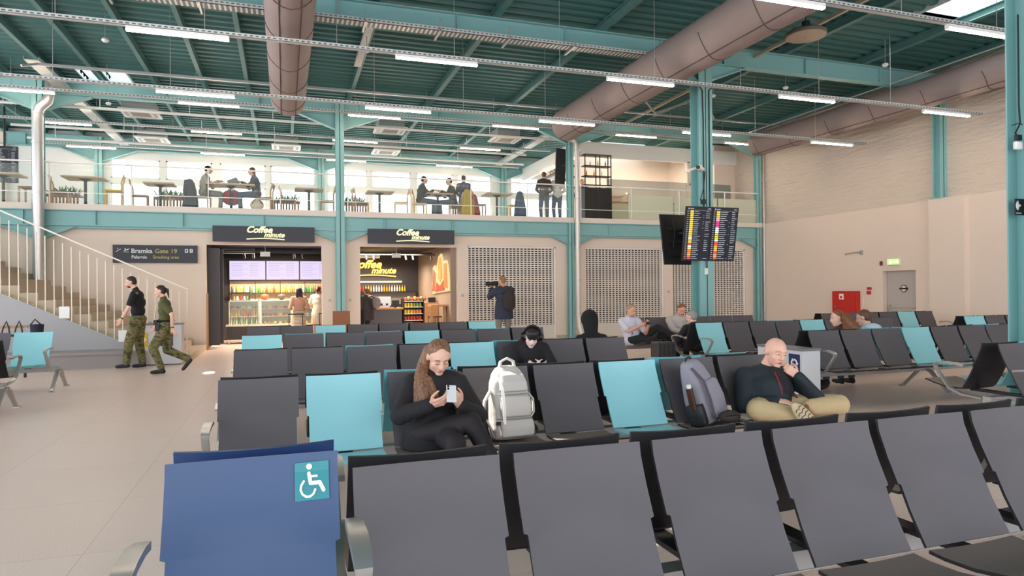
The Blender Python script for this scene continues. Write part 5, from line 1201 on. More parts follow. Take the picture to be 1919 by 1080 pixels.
# left shop: back shelf, counter, food cases
m = MB(); m.box(-1.75, 1.5, 24.15, 24.48, 1.57, 1.6); 
for x in (-1.75, -.95, -.15, .65, 1.45): m.box(x, x+.02, 24.15, 24.17, 1.3, 1.98)
m.box(-1.75, 1.5, 24.42, 24.48, .5, 2.0, 1)
single('back_shelf', m, [BLACK, mat('shelf_back_cream', (214, 190, 160), .7)], 'lit bottle shelf under the menu screens in the left coffee shop', 'shelf', (0, 24.3, 1.57))
BC = [(214, 120, 30), (232, 200, 90), (60, 140, 70), (230, 226, 210), (200, 60, 40), (120, 170, 80), (236, 160, 60)]
BM = [mat('bottle_%d' % i, c, .25) for i, c in enumerate(BC)]
WORDS = ['orange', 'pale yellow', 'dark green', 'milky white', 'red', 'lime green', 'amber']
bot = []
for i, mm in enumerate(BM):
    me = MB().lathe([(.028, 0), (.03, .01), (.03, .14), (.012, .19), (.012, .235), (.014, .24)], (0, 0, 0), 10).mesh('syrup_bottle', mm); me.polygons.foreach_set('use_smooth', [True]*len(me.polygons)); bot.append(me)
def nth(k): return '%d%s' % (k, 'th' if 10 < k % 100 < 14 else {1: 'st', 2: 'nd', 3: 'rd'}.get(k % 10, 'th'))
BCNT = {}; ORDT0 = ['first', 'second', 'third', 'fourth', 'fifth', 'sixth', 'seventh', 'eighth']
def bottle(x, y, z, i, place, grp, s=1.0):
    key = (place, i); BCNT[key] = BCNT.get(key, 0)+1
    o = link('bottle', bot[i]); o.location = (x, y, z); o.scale = (s, s, s)
    o['label'] = '%s %s bottle on %s' % (nth(BCNT[key]), WORDS[i], place); o['category'] = 'bottle'; o['group'] = grp
for k in range(38):
    bottle(-1.62+.08*k, 24.25, 1.6, [1, 0, 3, 2, 5, 4, 6][(k//3+k % 2) % 7], 'the shelf under the menu screens', 'syrup bottles in the left shop', 1.0)
t = thing('coffee_counter', 'dark serving counter with pale ledge in the left coffee shop', 'counter', (-.2, 22.9, 0))
m = MB(); m.box(-1.72, 1.55, 22.6, 23.3, .08, .55); part('counter_body', m, CNT, t)
m = MB(); m.box(-1.74, 1.55, 22.55, 23.3, .55, .6); part('ledge', m, mat('ledge_pale', (222, 208, 190)), t)
m = MB(); m.box(-1.7, -.9, 22.35, 22.45, .1, .14); m.box(-1.66, -1.62, 22.38, 22.42, 0, .1); m.box(-.98, -.94, 22.38, 22.42, 0, .1); part('foot_rail', m, mat('ledge_pale', (222, 208, 190)), t)
FOODC = [(232, 196, 60), (206, 140, 80), (240, 232, 214), (180, 70, 50), (150, 190, 210), (120, 160, 90)]
FM = [mat('food_%d' % i, c, .6) for i, c in enumerate(FOODC)]
for k, (a, b, lab) in enumerate(((-1.66, -.78, 'nearest the folding panels'), (-.72, .2, 'in the middle of the counter'), (.26, 1.2, 'beside the customers'))):
    t = thing('food_display_case', 'glass food display case %s in the left shop' % lab, 'display case', ((a+b)/2, 22.9, .6))
    m = MB(); m.box(a, b, 23.24, 23.28, .6, 1.36); m.box(a, b, 22.65, 23.28, 1.33, 1.36); m.box(a, a+.02, 22.65, 23.28, .6, 1.36); m.box(b-.02, b, 22.65, 23.28, .6, 1.36); part('frame', m, mat('case_white', (224, 214, 200), .4), t)
    for z in (.84, 1.08): m = MB(); m.box(a+.02, b-.02, 22.72, 23.24, z, z+.015); part('shelf', m, mat('case_white', (224, 214, 200), .4), t)
    m = MB(); m.box(a+.02, b-.02, 22.64, 22.65, .6, 1.36); part('glass_front', m, CLEAR, t)
    r = random.Random(k)
    if k == 0:
        for j in range(11):
            bottle(a+.07+.074*j, 22.78, .6, [3, 5, 3, 2][j % 4], 'the bottom tier of the case by the panels', 'drinks in the display case', .95)
            bottle(a+.07+.074*j, 22.78, .855, [6, 1, 0, 4][(j//2) % 4], 'the middle tier of the case by the panels', 'juices in the display case', .85)
    for z in ((1.095,) if k == 0 else (.6, .855, 1.095)):
        for j in range(5):
            x = a+.12+.155*j; q = MB()
            q.sph((x, 22.85, z+.045), (.065, .1, .05), 12, 8)
            o = single('pastry', q, FM[r.choice([0, 1, 2, 3, 1, 0])], '%s food item on %s tier of the case %s' % (ORDT0[j], {.6: 'the bottom', .855: 'the middle', 1.095: 'the top'}[z], lab), 'food', (x, 22.85, z), 'food in the display cases', smooth=True)
for x, c, lab in ((-.6, (200, 70, 30), 'glass bowl of red fruit on top of the left shop display cases'), (-.1, (70, 60, 50), 'glass bowl of dark beans on top of the left shop display cases'), (.95, (90, 110, 60), 'glass bowl of green fruit on top of the left shop display cases')):
    t = thing('fruit_bowl', lab, 'bowl', (x, 22.95, 1.36)); m = MB(); m.sph((x, 22.95, 1.46), (.12, .12, .1), 14, 10); part('bowl_contents', m, mat('bowl_%d' % c[0], c, .5), t, smooth=True); m = MB(); m.lathe([(.05, 0), (.06, .01), (.13, .1), (.135, .1)], (x, 22.95, 1.36), 16); part('bowl', m, CLEAR, t)
t = thing('jar_rack', 'dark two-tier rack of jars at the panel end of the left counter', 'rack', (-1.35, 23.0, 1.36))
m = MB(); m.box(-1.6, -1.05, 22.85, 23.1, 1.36, 1.38); m.box(-1.6, -1.05, 22.85, 23.1, 1.6, 1.62); m.box(-1.6, -1.58, 22.85, 23.1, 1.36, 1.8); m.box(-1.07, -1.05, 22.85, 23.1, 1.36, 1.8); part('rack_frame', m, BLACK, t)
for i in range(5):
    for z in (1.38, 1.62): m = MB(); m.cyl((-1.52+.1*i, 22.92, z), (-1.52+.1*i, 22.92, z+.12), .035, n=10); part('jar', m, FM[(i+int(z*10)) % 6], t, smooth=True)
for x in (.3, 1.2): 
    t = thing('bar_table', 'thin black bar stand before the left coffee counter, %s' % ('beside the striped dress' if x < 1 else 'by the right door jamb'), 'stand', (x, 21.6, 0)); m = MB(); m.box(x-.2, x+.25, 21.5, 21.8, .92, .95); part('top', m, BLACK, t)
    for a in (-.18, .22): m = MB(); m.box(x+a-.012, x+a+.012, 21.6, 21.625, 0, .92); part('leg', m, BLACK, t)
# customers in the left shop
def standing(label, x, y, topm, legm, hair, face, side=1, **kw):
    fx = Vector((face[0], face[1], 0)).normalized(); sd = V(-fx.y, fx.x, 0)
    def P(a, b, z): return V(x, y, 0)+sd*a+fx*b+V(0, 0, z*K)
    h = kw.pop('h', 1.0)
    J = dict(head=P(0, .02, 1.56*h), neck=P(0, 0, 1.4*h), chest=P(0, 0, 1.2*h), pelvis=P(0, 0, .95*h), shR=P(-.18, 0, 1.35*h), shL=P(.18, 0, 1.35*h), elR=P(-.24, .02, 1.1*h), elL=P(.24, .02, 1.1*h), wrR=P(-.18, .2, 1.0*h), wrL=P(.18, .22, 1.02*h), haR=P(-.16, .28, 1.03*h), haL=P(.14, .3, 1.05*h),
             hiR=P(-.09, 0, .92*h), hiL=P(.09, 0, .92*h), knR=P(-.1, .03, .5), anR=P(-.1, 0, .09), knL=P(.1, .03, .5), anL=P(.1, .02, .09))
    if fx.y < 0 or True:
        pass
    return human(label, J, (x, y, 0), face, topm, legm, SHOEB, hair=dict(kind=hair[0], mat=hair[1]), voxel=kw.pop('voxel', .016), fwd=tuple(fx), seated=False, **kw)
STR = mat('dress_stripe', (214, 186, 160), .9)
def stripe_material():
    m = bpy.data.materials.new('striped_knit'); m.use_nodes = True; nt = m.node_tree; b = nt.nodes['Principled BSDF']; tc = nt.nodes.new('ShaderNodeTexCoord'); w = nt.nodes.new('ShaderNodeTexWave'); w.bands_direction = 'Z'; w.inputs['Scale'].default_value = 7
    cr = nt.nodes.new('ShaderNodeValToRGB'); cr.color_ramp.interpolation = 'CONSTANT'; cr.color_ramp.elements[0].color = rgb(150, 130, 108); cr.color_ramp.elements[1].position = .45; cr.color_ramp.elements[1].color = rgb(236, 222, 200)
    nt.links.new(tc.outputs['Object'], w.inputs['Vector']); nt.links.new(w.outputs['Fac'], cr.inputs[0]); nt.links.new(cr.outputs[0], b.inputs['Base Color']); b.inputs['Roughness'].default_value = .9; return m
SM = stripe_material()
c1 = standing('woman with dark hair and striped skirt at the left coffee counter', .42, 21.95, mat('cardigan_rose', (206, 160, 136), .9), SM, ('long', HD), (-.2, 1, 0), h=.97)
m = MB(); m.lathe([(.2, .42), (.19, .8), (.16, 1.05)], (.42, 21.95, 0), 18); part('skirt', m, SM, c1[0], label='striped cream skirt')
c2 = standing('woman in pale knitted top with brown ponytail at the left coffee counter', 1.0, 22.15, mat('knit_cream', (236, 222, 202), .9), SKINW, ('pony', HB), (.3, 1, 0), h=.99)
m = MB(); m.lathe([(.22, .6), (.2, .9), (.17, 1.1)], (1.0, 22.15, 0), 18); part('long_top', m, mat('knit_cream', (236, 222, 202), .9), c2[0])
# right shop
m = MB(); m.box(1.75, 4.35, 26.2, 26.3, 1.96, 2.0, 1); m.box(1.75, 4.9, 26.0, 26.3, 1.56, 1.6); m.box(1.75, 4.9, 26.25, 26.3, 1.1, 1.56, 2)
single('back_shelf', m, [BLACK, glow('strip_light', (255, 236, 206), 3), mat('ribbed_grey', (120, 116, 112))], 'bottle shelf with a bright light strip at the back of the right coffee shop', 'shelf', (3, 26.2, 1.56))
for k in range(26): bottle(1.95+.1*k, 26.1, 1.6, [3, 3, 3, 1, 1, 6, 3, 0, 4, 4, 1, 1, 6, 3, 3, 3, 3, 6, 6, 6][k % 20], 'the back shelf under the light strip', 'bottles in the right shop', 1.0)
t = thing('neon_sign', 'yellow backlit script sign on the dark rear wall of the right shop', 'sign', (3.1, 26.2, 2.3))
m = MB(); script_sign(m, 2.35, 26.16, 2.28, 1.45); part('script_lettering', m, glow('neon_yellow', (255, 206, 90), 1.5), t)
t = thing('wall_artwork', 'glowing orange and red cut-out artwork on the right shop side wall', 'artwork', (5.0, 22, 1.5))
def ypoly(pts): return [(a, b) for a, b in pts]
m = MB(); out = [(20.9, 1.6), (23.4, 1.5), (23.45, 1.9), (23.2, 1.95), (23.3, 2.4), (23.0, 2.5), (22.7, 2.3), (22.4, 2.75), (22.0, 2.85), (21.7, 2.5), (21.5, 2.6), (21.2, 2.6), (21.0, 2.3), (20.92, 2.0)]
m.prism(out, 4.96, 5.02, axis='x'); part('backing', m, glow('art_cream', (255, 214, 150), .6), t)
for nm, pts, c in (('orange_shape', [(21.0, 1.7), (21.5, 1.7), (21.5, 2.5), (21.15, 2.5)], (240, 130, 30)), ('orange_shape', [(21.75, 2.0), (22.35, 2.0), (22.3, 2.6), (22.05, 2.75), (21.8, 2.5)], (250, 160, 40)), ('red_shape', [(21.4, 1.62), (22.8, 1.56), (22.6, 1.9), (22.1, 1.75), (21.6, 1.95)], (216, 70, 40)), ('red_shape', [(22.9, 1.6), (23.35, 1.58), (23.15, 2.0), (23.1, 2.35), (22.8, 2.2)], (228, 100, 50)), ('yellow_disc', [(22.05+.2*math.cos(a), 2.12+.2*math.sin(a)) for a in [PI*j/8 for j in range(16)]], (255, 176, 60))):
    m = MB(); m.prism(pts, 4.94 if nm != 'yellow_disc' else 4.93, 4.96, axis='x'); part(nm, m, glow('art_%d_%d' % (c[0], c[1]), c, .6), t, label=nm.replace('_', ' '))
t = thing('coffee_counter', 'wood-topped serving counter with grey panels in the right coffee shop', 'counter', (3.3, 23, 0))
m = MB(); m.box(2.3, 3.75, 22.6, 23.2, 0, 1.0); part('counter_body', m, mat('panel_blue_grey', (86, 88, 94), .5), t)
m = MB(); m.box(2.25, 3.78, 22.5, 23.25, 1.0, 1.05); part('counter_top', m, WOOD, t)
t = thing('snack_shelf', 'tiered shelf of snacks and bottled drinks in the right coffee shop', 'shelf', (4.1, 22.8, 0))
m = MB(); m.box(3.8, 4.5, 22.95, 23.1, 0, 1.35); m.box(3.8, 3.83, 22.6, 23.1, 0, 1.3); m.box(4.47, 4.5, 22.6, 23.1, 0, 1.3); part('frame', m, BLACK, t)
for i, z in enumerate((.35, .6, .82, 1.05, 1.25)): m = MB(); m.box(3.83, 4.47, 22.6, 22.95, z, z+.02); part('shelf_board', m, mat('case_white', (224, 214, 200), .4), t)
for i, z in enumerate((.37, .62, .84, 1.07)):
    for j in range(6):
        x = 3.88+.1*j; q = MB(); q.box(x-.035, x+.035, 22.62, 22.72, z, z+(.17 if i < 1 else .13)); single('snack_pack', q, FM[[4, 3, 0, 0][i] if j < 3 else [3, 3, 1, 5][i]], '%s packet from the counter on the %s tier of the snack shelf' % (ORDT0[j], ['lowest', 'second lowest', 'third', 'upper'][i]), 'snack', (x, 22.67, z), 'packets on the snack shelf')
for i in range(7): q = MB(); q.sph((3.9+.11*i, 22.8, 1.34+.03*(i % 2)), .06, 10, 8); single('fruit', q, FM[[3, 5, 3, 1][i % 4]], '%s round fruit from the counter on top of the snack shelf' % ORDT0[i], 'fruit', (3.9+.11*i, 22.8, 1.3), 'fruit on the snack shelf', smooth=True)
t = thing('coffee_machine', 'steel coffee machine on the wooden counter of the right shop', 'coffee machine', (3.1, 22.9, 1.05))
m = MB(); m.box(2.75, 3.4, 22.7, 23.15, 1.12, 1.42); m.box(2.78, 3.37, 22.75, 23.1, 1.05, 1.12); part('machine_body', m, STEEL, t, bevel=.01)
for x in (2.9, 3.08, 3.26): m = MB(); m.cyl((x, 22.66, 1.14), (x, 22.66, 1.2), .035, n=12); m.cyl((x, 22.66, 1.17), (x, 22.56, 1.17), .01, n=8); part('portafilter', m, BLACK, t)
m = MB(); m.box(2.82, 3.0, 22.69, 22.7, 1.25, 1.36); part('panel', m, BLACK, t)
m = MB(); m.box(3.42, 3.66, 22.62, 22.66, 1.1, 1.3); m.box(3.5, 3.58, 22.66, 22.7, 1.05, 1.12); single('till_screen', m, BLACK, 'black till screen beside the steel coffee machine', 'screen', (3.54, 22.64, 1.05))
t = thing('high_table', 'light wooden high table at the right jamb of the right coffee doorway', 'table', (4.85, 21.5, 0))
m = MB(); m.box(4.46, 5.0, 21.2, 21.8, 1.1, 1.16); part('tabletop', m, WOOD, t)
for x in (4.52, 4.95): m = MB(); m.box(x-.04, x+.04, 21.4, 21.5, 0, 1.1); part('leg', m, WOOD, t)
t = thing('wooden_cabinet', 'wooden cabinet with a black till beside the snack shelf', 'cabinet', (4.7, 23.2, 0)); m = MB(); m.box(4.52, 5.0, 22.6, 23.4, 0, 1.2); part('cabinet_body', m, WOOD, t); m = MB(); m.box(4.72, 4.95, 22.8, 23.0, 1.2, 1.38); part('till', m, BLACK, t)
for k in range(4):
    x = 4.55+.12*k; t = thing('bar_stool', 'dark slim bar stool, %s of four under the wooden high table' % ORDT0[k], 'stool', (x, 21.95, 0), 0, 'bar stools at the high table'); m = MB(); m.box(x-.045, x+.045, 21.9, 22.0, .72, .76); part('seat', m, DARK, t)
    for a in (-.035, .035): m = MB(); m.box(x+a-.008, x+a+.008, 21.94, 21.96, 0, .72); part('leg', m, DARK, t)
c3 = standing('man in dark puffer coat with rucksack at the right coffee counter', 2.48, 21.6, mat('coat_black_brown', (44, 40, 42), .6), BLK, ('short', mat('hair_mousy', (120, 92, 70), .7)), (-.5, .8, 0), puff=.04, hem=.2, h=.95)
t = thing('backpack', 'grey and white rucksack on the back of the man in the right coffee shop', 'backpack', (2.75, 21.5, 1.2)); m = MB(); m.sph((2.76, 21.5, 1.25), (.14, .12, .2), 14, 10); soft('bag_body', m, mat('bag_grey_print', (130, 126, 128), .8, noise=(12, .5)), t, .016, 1); m = MB(); m.strap([(2.7, 21.42, 1.4), (2.6, 21.45, 1.46), (2.55, 21.52, 1.42)], .04, .012); part('strap', m, BLACK, t)

# ================================================================== gallery furniture
def gtable(x, y, w, label):
    t = thing('gallery_table', label, 'table', (x, y, 4.0), 0, 'gallery tables')
    m = MB(); m.box(x-w/2, x+w/2, y-.38, y+.38, 4.8, 4.84); part('tabletop', m, mat('table_oak', (198, 170, 140), .5), t)
    m = MB(); m.cyl((x, y, 4.04), (x, y, 4.8), .04, n=10); m.cyl((x, y, 4.74), (x, y, 4.8), .04, .16, n=12); part('pedestal', m, BLACK, t)
    m = MB(); m.box(x-.28, x+.28, y-.03, y+.03, 4, 4.04); m.box(x-.03, x+.03, y-.28, y+.28, 4, 4.04); part('foot', m, BLACK, t)
ORDT = ['first', 'second', 'third', 'fourth', 'fifth', 'sixth', 'seventh', 'eighth']
TB = [(-7.1, 21.3, .9), (-5.22, 21.4, 1.0), (-3.45, 22, .8), (-1.5, 21.7, 1.35), (.75, 22, .85), (2.95, 22, .85), (4.88, 22, .9), (6.8, 21.5, .9)]
for k, (x, y, w) in enumerate(TB): gtable(x, y, w, 'pedestal table on the gallery, %s from the stair side' % ORDT[k])
def chair_proto(wm, sm):
    t = thing('gallery_chair', 'x', 'chair', (0, 0, 4.0))
    m = MB(); m.box(-.22, .22, -.22, .22, .46, .5); part('seat', m, sm, t, world=False)
    m = MB(); m.bar((-.19, .2, .7), (-.19, .26, .92), .05, .03); m.bar((.19, .2, .7), (.19, .26, .92), .05, .03); m.bar((-.2, .245, .86), (.2, .245, .86), .14, .02, up=(0, 1, 0)); part('backrest', m, wm, t, world=False)
    for a, b in ((-.2, -.2), (.2, -.2)): m = MB(); m.box(a-.02, a+.02, b-.02, b+.02, 0, .46); part('leg', m, wm, t, world=False)
    for a in (-.2, .2): m = MB(); m.bar((a, .2, 0), (a, .2, .72), .04, .035); part('leg', m, wm, t, world=False)
    return t
cp = chair_proto(WOOD, WOODD); cy = chair_proto(mat('wood_golden', (204, 156, 60), .5), YELLOW); used = {id(cp): False, id(cy): False}
CH = [(-7.75, 21.3, -1, 0, 'stair side of the first gallery table'), (-6.45, 21.2, 1, 0, 'far side of the first gallery table'), (-5.95, 21.9, -1, 0, 'stair side of the second gallery table'), (-4.5, 21.3, 1, 1, 'far side of the second gallery table'),
      (-4.0, 22.1, -1, 0, 'stair side of the third gallery table'), (-2.95, 22.0, 1, 0, 'far side of the third gallery table'), (-2.32, 21.9, -1, 0, 'capped man\'s place'), (-.55, 21.8, 1, 0, 'laptop woman\'s place'), (.12, 22.1, -1, 0, 'stair side of the fifth gallery table'), (1.3, 22.0, 1, 0, 'far side of the fifth gallery table'),
      (2.35, 22.1, -1, 0, 'stair side of the sixth gallery table'), (3.62, 21.8, 1, 1, 'far side of the sixth gallery table'), (4.22, 21.9, -1, 1, 'hooded diner\'s place'), (5.5, 22.0, 1, 0, 'black-coated diner\'s place'), (6.2, 21.7, -1, 0, 'stair side of the eighth gallery table'), (7.45, 21.6, 1, 1, 'far side of the eighth gallery table')]
for x, y, sd, ye, lab in CH:
    p = cy if ye else cp; L = '%s chair at the %s' % ('yellow-seated wooden' if ye else 'brown wooden', lab)
    if not used[id(p)]: used[id(p)] = True; p.location = (x, y, 4.0); p.rotation_euler = (0, 0, -PI/2*sd+.1); p['label'] = L; p['group'] = 'gallery chairs'
    else: dup(p, (x, y, 4.0), -PI/2*sd+.15*math.sin(x*3), L, 'gallery chairs')
for k, (x, y) in enumerate(((-6.15, 23.0), (-3.3, 22.9), (0.05, 22.9), (2.2, 22.9), (6.0, 22.9))):
    t = thing('planter', 'slatted wooden planter with green leaves, %s from the stair side on the gallery' % ORDT[k], 'planter', (x, y, 4.0), 0, 'gallery planters')
    m = MB(); m.box(x-.45, x+.45, y-.2, y+.2, 4.02, 4.1); m.box(x-.45, x+.45, y-.2, y+.2, 4.5, 4.55)
    for i in range(10): m.box(x-.45+.09*i, x-.4+.09*i, y-.21, y-.19, 4.02, 4.55)
    part('slatted_box', m, WOODD, t)
    r = random.Random(k+5); m = MB()
    for i in range(60):
        a = r.uniform(0, 2*PI); L = r.uniform(.2, .42); b = V(x+r.uniform(-.35, .35), y+r.uniform(-.12, .12), 4.52); d = V(math.cos(a)*.6, math.sin(a)*.5, r.uniform(.6, 1.2)).normalized(); sdv = d.cross(V(0, 0, 1)).normalized()*.022
        m.add([b-sdv*.4, b+sdv*.4, b+d*L*.6+sdv, b+d*L+V(0, 0, -.05), b+d*L*.6-sdv], [(0, 1, 2, 3, 4)])
    o = part('leaves', m, GREEN, t); o['kind'] = 'stuff'
def sitter(label, x, y, sd, topm, hm, kind='short', face=None, legm=JEANS, **kw):
    z = 4.0
    def P(a, b, c): return V(x+sd*a, y+b, z+c)
    J = dict(head=P(.12, 0, 1.3), neck=P(.06, 0, 1.12), chest=P(.02, 0, .92), pelvis=P(-.02, 0, .62), shR=P(.03, .17*sd, 1.05), shL=P(.03, -.17*sd, 1.05), elR=P(.2, .22*sd, .85), elL=P(.2, -.22*sd, .85), wrR=P(.4, .12*sd, .95), wrL=P(.4, -.12*sd, .95), haR=P(.48, .08*sd, .98), haL=P(.48, -.08*sd, .98),
             hiR=P(0, .09*sd, .6), hiL=P(0, -.09*sd, .6), knR=P(.44, .1*sd, .6), anR=P(.42, .1*sd, .12), knL=P(.44, -.1*sd, .6), anL=P(.46, -.1*sd, .12))
    return human(label, J, (x, y, z), face or (sd, 0, -.15), topm, legm, SHOEB, voxel=.016, fwd=(sd, 0, 0), hair=dict(kind=kind, mat=hm), **kw)
h1 = sitter('seated gallery man in beige-green jacket with a black cap', -2.25, 21.85, 1, mat('jacket_stone', (156, 156, 140), .85), BLACK, legm=GREYT)
h2 = sitter('seated gallery woman in dark jacket with long hair at a laptop', -.8, 21.8, -1, NAVYC, HB, 'long')
h3 = sitter('seated gallery diner in black hooded top raising both hands', 4.3, 21.95, 1, BLK, BLACK)
h4 = sitter('seated gallery diner in black coat near the yellow jacket', 5.4, 22.05, -1, BLK, HD)
h5 = standing('standing gallery person in dark top with an orange bag', 6.2, 23.6, mat('coat_blue_black', (40, 44, 66), .85), JEANS, ('short', HB), (.3, 1, 0))
for hh in (h5,):
    hh[0].location.z = 4.0
t = thing('shoulder_bag', 'orange bag on the standing gallery person by the window', 'bag', (6.45, 23.5, 4.9)); m = MB(); m.sph((6.45, 23.45, 5.0), (.13, .1, .2), 12, 8); part('bag_body', m, mat('bag_orange', (232, 92, 50), .7), t, smooth=True); m = MB(); m.tube([(6.45, 23.45, 5.2), (6.3, 23.5, 5.45)], .012, 6); part('strap', m, BLACK, t)
h6 = standing('standing person in dark jumper waiting at the gallery bar', 8.75, 22.1, mat('jumper_charcoal', (70, 58, 60), .85), JEANS, ('short', HC), (.3, 1, 0)); h6[0].location.z = 4.0
h7 = standing('standing person in white top and jeans waiting at the gallery bar', 9.3, 22.2, mat('top_white', (226, 220, 214), .85), JEANS, ('short', HL), (.1, 1, 0)); h7[0].location.z = 4.0
h8 = standing('barista with red hair behind the black gallery shelf', 10.75, 23.2, BLK, BLK, ('short', HC), (-.3, -1, 0)); h8[0].location.z = 4.0
t = thing('laptop', 'open laptop on the long gallery table before the seated woman', 'laptop', (-1.2, 21.7, 4.84)); m = MB(); m.box(-1.38, -1.1, 21.55, 21.85, 4.84, 4.855); part('base', m, DARK, t); m = MB(); m.bar((-1.4, 21.7, 4.85), (-1.48, 21.7, 5.03), .3, .012, up=(0, 1, 0)); part('lid', m, mat('laptop_grey', (110, 116, 120), .4), t)
def coat(label, x, y, c, name='jacket'):
    t = thing(name, label, 'jacket', (x, y, 4.1)); m = MB(); loft(m, [(x, y, 4.0, .2, .09), (x, y, 4.02, .23, .12), (x+.02, y, 4.3, .21, .12), (x, y, 4.6, .17, .11), (x, y, 4.82, .12, .1), (x, y, 4.93, .07, .06), (x, y, 4.95, .03, .03)], e=2.4); soft('cloth', m, mat('coat_%d_%d' % (c[0], c[1]), c, .9, bump=(8, .5)), t, .016, 2); m = MB(); m.tube([(x-.08, y-.1, 4.9), (x-.12, y-.12, 4.6), (x-.1, y-.12, 4.3)], .05, 8); part('sleeve', m, mat('coat_%d_%d' % (c[0], c[1]), c, .9), t, smooth=True)
coat('mustard yellow jacket hung over a chair at the gallery edge', 5.72, 21.3, (190, 160, 34)); coat('navy jacket hung on the last gallery chair', 7.55, 21.3, (34, 60, 96)); coat('dark grey coat hung over the capped man\'s chair', -2.6, 21.5, (50, 54, 64)); coat('red jacket on a gallery chair beside the yellow jacket', 6.25, 22.4, (176, 46, 56))
t = thing('bag', 'red-lined dark bag on the chair under the long gallery table', 'bag', (-1.5, 21.9, 4.2)); m = MB(); m.sph((-1.5, 21.95, 4.5), (.3, .2, .25), 14, 10); soft('bag_body', m, REDC, t, .02, 1); m = MB(); m.tube([(-1.65, 21.8, 4.65), (-1.5, 21.75, 4.8), (-1.35, 21.8, 4.65)], .015, 6); part('strap', m, BLACK, t)
t = thing('bag', 'cream and black bag on the gallery floor by the laptop woman', 'bag', (-.75, 21.0, 4.0)); m = MB(); m.sph((-.75, 21.0, 4.18), (.2, .12, .18), 14, 10); soft('bag_body', m, mat('bag_cream', (214, 196, 170), .8), t, .016, 1); m = MB(); m.tube([(-.88, 20.9, 4.2), (-.75, 20.85, 4.42), (-.6, 20.9, 4.2)], .015, 6); part('strap', m, BLACK, t)
# left gallery screens
t = thing('departure_screens', 'departure board high on the left of the gallery', 'screen', (-8.1, 24, 5.4)); board(t, (-8.0, 24, 5.55), (1, 0, 0), V(0, 0, 1), .75, 1.1, 8, ROWC); m = MB(); m.cyl((-8.0, 24.1, 5.6), (-8.0, 24.1, 7.4), .03); part('hanger', m, DARK, t)
# hanging black screen by the bar
t = thing('hanging_screen', 'tall black screen seen edge-on beside the gallery bar', 'screen', (8.85, 20.9, 5.3)); m = MB(); m.obox((8.9, 20.95, 5.8), (.36, .06, 1.2), Matrix.Rotation(.05, 3, 'Y')); part('screen_housing', m, BLACK, t); m = MB(); m.bar((8.9, 20.98, 5.8), (9.05, 20.65, 5.8), .05, .05); part('bracket', m, DARK, t)
# bar enclosure
m = MB(); m.box(9.98, 16.84, 22.0, 22.12, 6.42, 6.95); m.box(9.98, 10.1, 22.0, 27.9, 6.42, 6.95); struct('trim_21', m, WALLW)
m = MB(); m.box(11.2, 16.84, 25.4, 25.5, 4, 7.5); struct('wall_bar', m, WALL)
m = MB(); m.box(15.9, 16.84, 22.12, 25.4, 4, 7.2); m.box(14.6, 14.75, 22.0, 22.15, 4, 6.45); struct('wall_bar_side', m, WALL)
t = thing('bar_shelf_unit', 'black open metal shelf above a black cabinet at the gallery bar', 'shelf unit', (10.6, 21.8, 4.0))
m = MB(); m.box(10.06, 11.12, 21.5, 22.0, 4.0, 5.22); m.box(10.585, 10.595, 21.49, 21.5, 4.05, 5.2, 1); part('cabinet', m, [BLACK, mat('gap_grey', (70, 70, 72))], t)
for x in (10.08, 10.5, 10.66, 10.98, 11.1):
    m = MB(); m.box(x-.015, x+.015, 21.5, 21.53, 5.22, 6.4); part('upright', m, BLACK, t)
for z in (5.3, 5.62, 5.98, 6.38): m = MB(); m.box(10.06, 11.12, 21.5, 21.8, z, z+.03); part('shelf_board', m, BLACK, t)
for k in range(6): bottle(10.2+.15*k, 21.65, [5.65, 6.01][k % 2], [0, 3, 6, 1, 3, 0][k], 'the black open shelf of the gallery bar', 'bottles on the black bar shelf', .9)
t = thing('bar_shelf_unit', 'lit bottle shelf receding along the side of the gallery bar', 'shelf unit', (10.0, 23.5, 5))
for z in (5.3, 5.7, 6.1): m = MB(); m.box(9.9, 10.1, 22.2, 25.5, z, z+.03); part('shelf_board', m, BLACK, t)
m = MB(); m.box(9.9, 10.1, 22.2, 25.5, 6.38, 6.4); part('light_strip', m, glow('strip_warm', (255, 206, 150), 3), t)
for k in range(9): bottle(9.98, 22.4+.3*k, 6.13, [6, 0, 3][k % 3], 'the lit side shelf of the gallery bar', 'bottles on the lit side shelf', .9)
t = thing('bar_counter', 'pale bar counter with a wooden top behind the frosted gallery glass', 'counter', (13.5, 21.9, 4.0)); m = MB(); m.box(11.2, 15.85, 21.9, 22.3, 4, 4.76); part('counter_body', m, mat('counter_cream', (214, 212, 186), .6), t); m = MB(); m.box(11.18, 15.88, 21.85, 22.35, 4.76, 4.82); part('counter_top', m, WOOD, t)
m = MB(); m.box(11.2, 14.6, 22.06, 22.07, 4.85, 5.65); single('bar_glass_screen', m, glass('smoked_glass', (150, 160, 158), .55), 'smoky glass screen above the bar counter, shelf side', 'glass screen', (12.9, 22.06, 4.85))
m = MB(); m.box(14.8, 16.6, 22.06, 22.07, 4.85, 5.65); single('bar_glass_screen', m, glass('smoked_glass', (150, 160, 158), .55), 'smoky glass screen above the bar counter, brick wall side', 'glass screen', (15.7, 22.06, 4.85))
m = MB(); m.box(12.3, 13.6, 25.2, 25.4, 5.5, 5.53); single('bar_shelf', m, WOOD, 'short wooden shelf with four bottles on the bar wall', 'shelf', (12.9, 25.3, 5.5))
for k in range(4): bottle(12.5+.16*k, 25.3, 5.53, [2, 6, 4, 2][k], 'the short wooden bar shelf', 'bottles on the short bar shelf', 1.5)
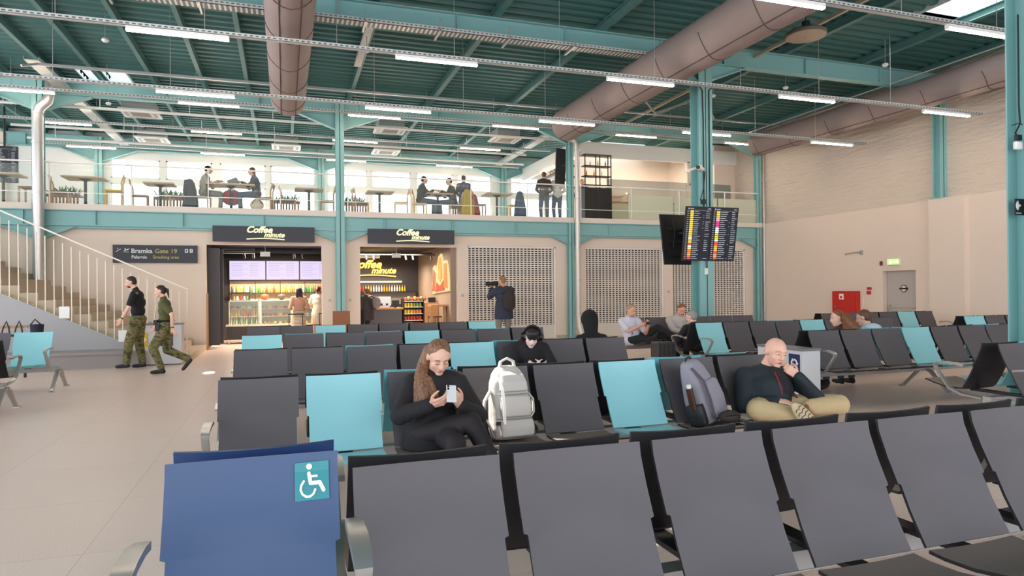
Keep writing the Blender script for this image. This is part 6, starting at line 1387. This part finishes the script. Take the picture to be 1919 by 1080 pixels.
t = thing('wall_shelf_lamp', 'small angular wire wall lamp right of the bar bottles', 'lamp', (13.6, 25.3, 5.6)); m = MB(); m.bar((13.35, 25.35, 5.5), (13.8, 25.1, 5.62), .03, .02); m.bar((13.8, 25.1, 5.62), (13.85, 25.35, 5.45), .03, .02); part('arm', m, WOODD, t); m = MB(); m.sph((13.7, 25.15, 5.64), .04, 10, 8); part('bulb', m, glow('bulb_warm', (255, 200, 130), 6), t)
for x in (15.0,): m = MB(); m.box(x-.3, x+.5, 21.9, 22.0, 5.55, 5.62); m.box(x-.25, x+.45, 21.88, 21.9, 5.62, 5.78); single('bottle_rack', m, BLACK, 'thin black bottle rack hanging over the bar by the brick wall', 'rack', (x, 21.9, 5.6))
l = bpy.data.lights.new('bar_light', 'AREA'); l.energy = 60; l.color = (1, .86, .7); l.size = 3; l.shape = 'RECTANGLE'; l.size_y = .3; o = bpy.data.objects.new('bar_light', l); COL.objects.link(o); o.location = (13.4, 23.4, 6.9)
# black frames against the wall under the stairs
t = thing('parking_rack', 'row of black triangular hoops on a wooden bar before the stair side', 'rack', (-6, 15.4, 0))
m = MB(); m.bar((-6.9, 15.4, .99), (-4.75, 15.4, .99), .05, .05); part('wooden_bar', m, WOOD, t)
for k in range(10):
    x = -6.8+.21*k; m = MB(); m.tube([(x-.05, 15.35, .82), (x-.02, 15.35, .98), (x+.035, 15.35, 1.1), (x+.07, 15.35, .98), (x+.09, 15.35, .82)], .014, 6); part('hoop', m, BLACK, t)
m = MB(); m.box(-6.95, -4.7, 15.32, 15.44, .8, .84)
for x in (-6.8, -5.8, -4.8): m.box(x-.02, x+.02, 15.38, 15.42, 0, .8)
part('base_rail', m, BLACK, t)
t = thing('bag', 'navy cylindrical bag hanging at the end of the black hoops', 'bag', (-4.58, 15.4, .8)); m = MB(); m.cyl((-4.6, 15.4, .8), (-4.6, 15.4, 1.03), .1, .12, n=14); part('bag_body', m, mat('bag_navy', (28, 34, 52), .8), t, smooth=True); m = MB(); m.tube([(-4.7, 15.4, 1.03), (-4.62, 15.36, 1.13), (-4.54, 15.4, 1.03)], .014, 6); part('strap', m, BLACK, t)
for o in list(bpy.data.objects):
    if o.name.startswith('tmp'): bpy.data.objects.remove(o)
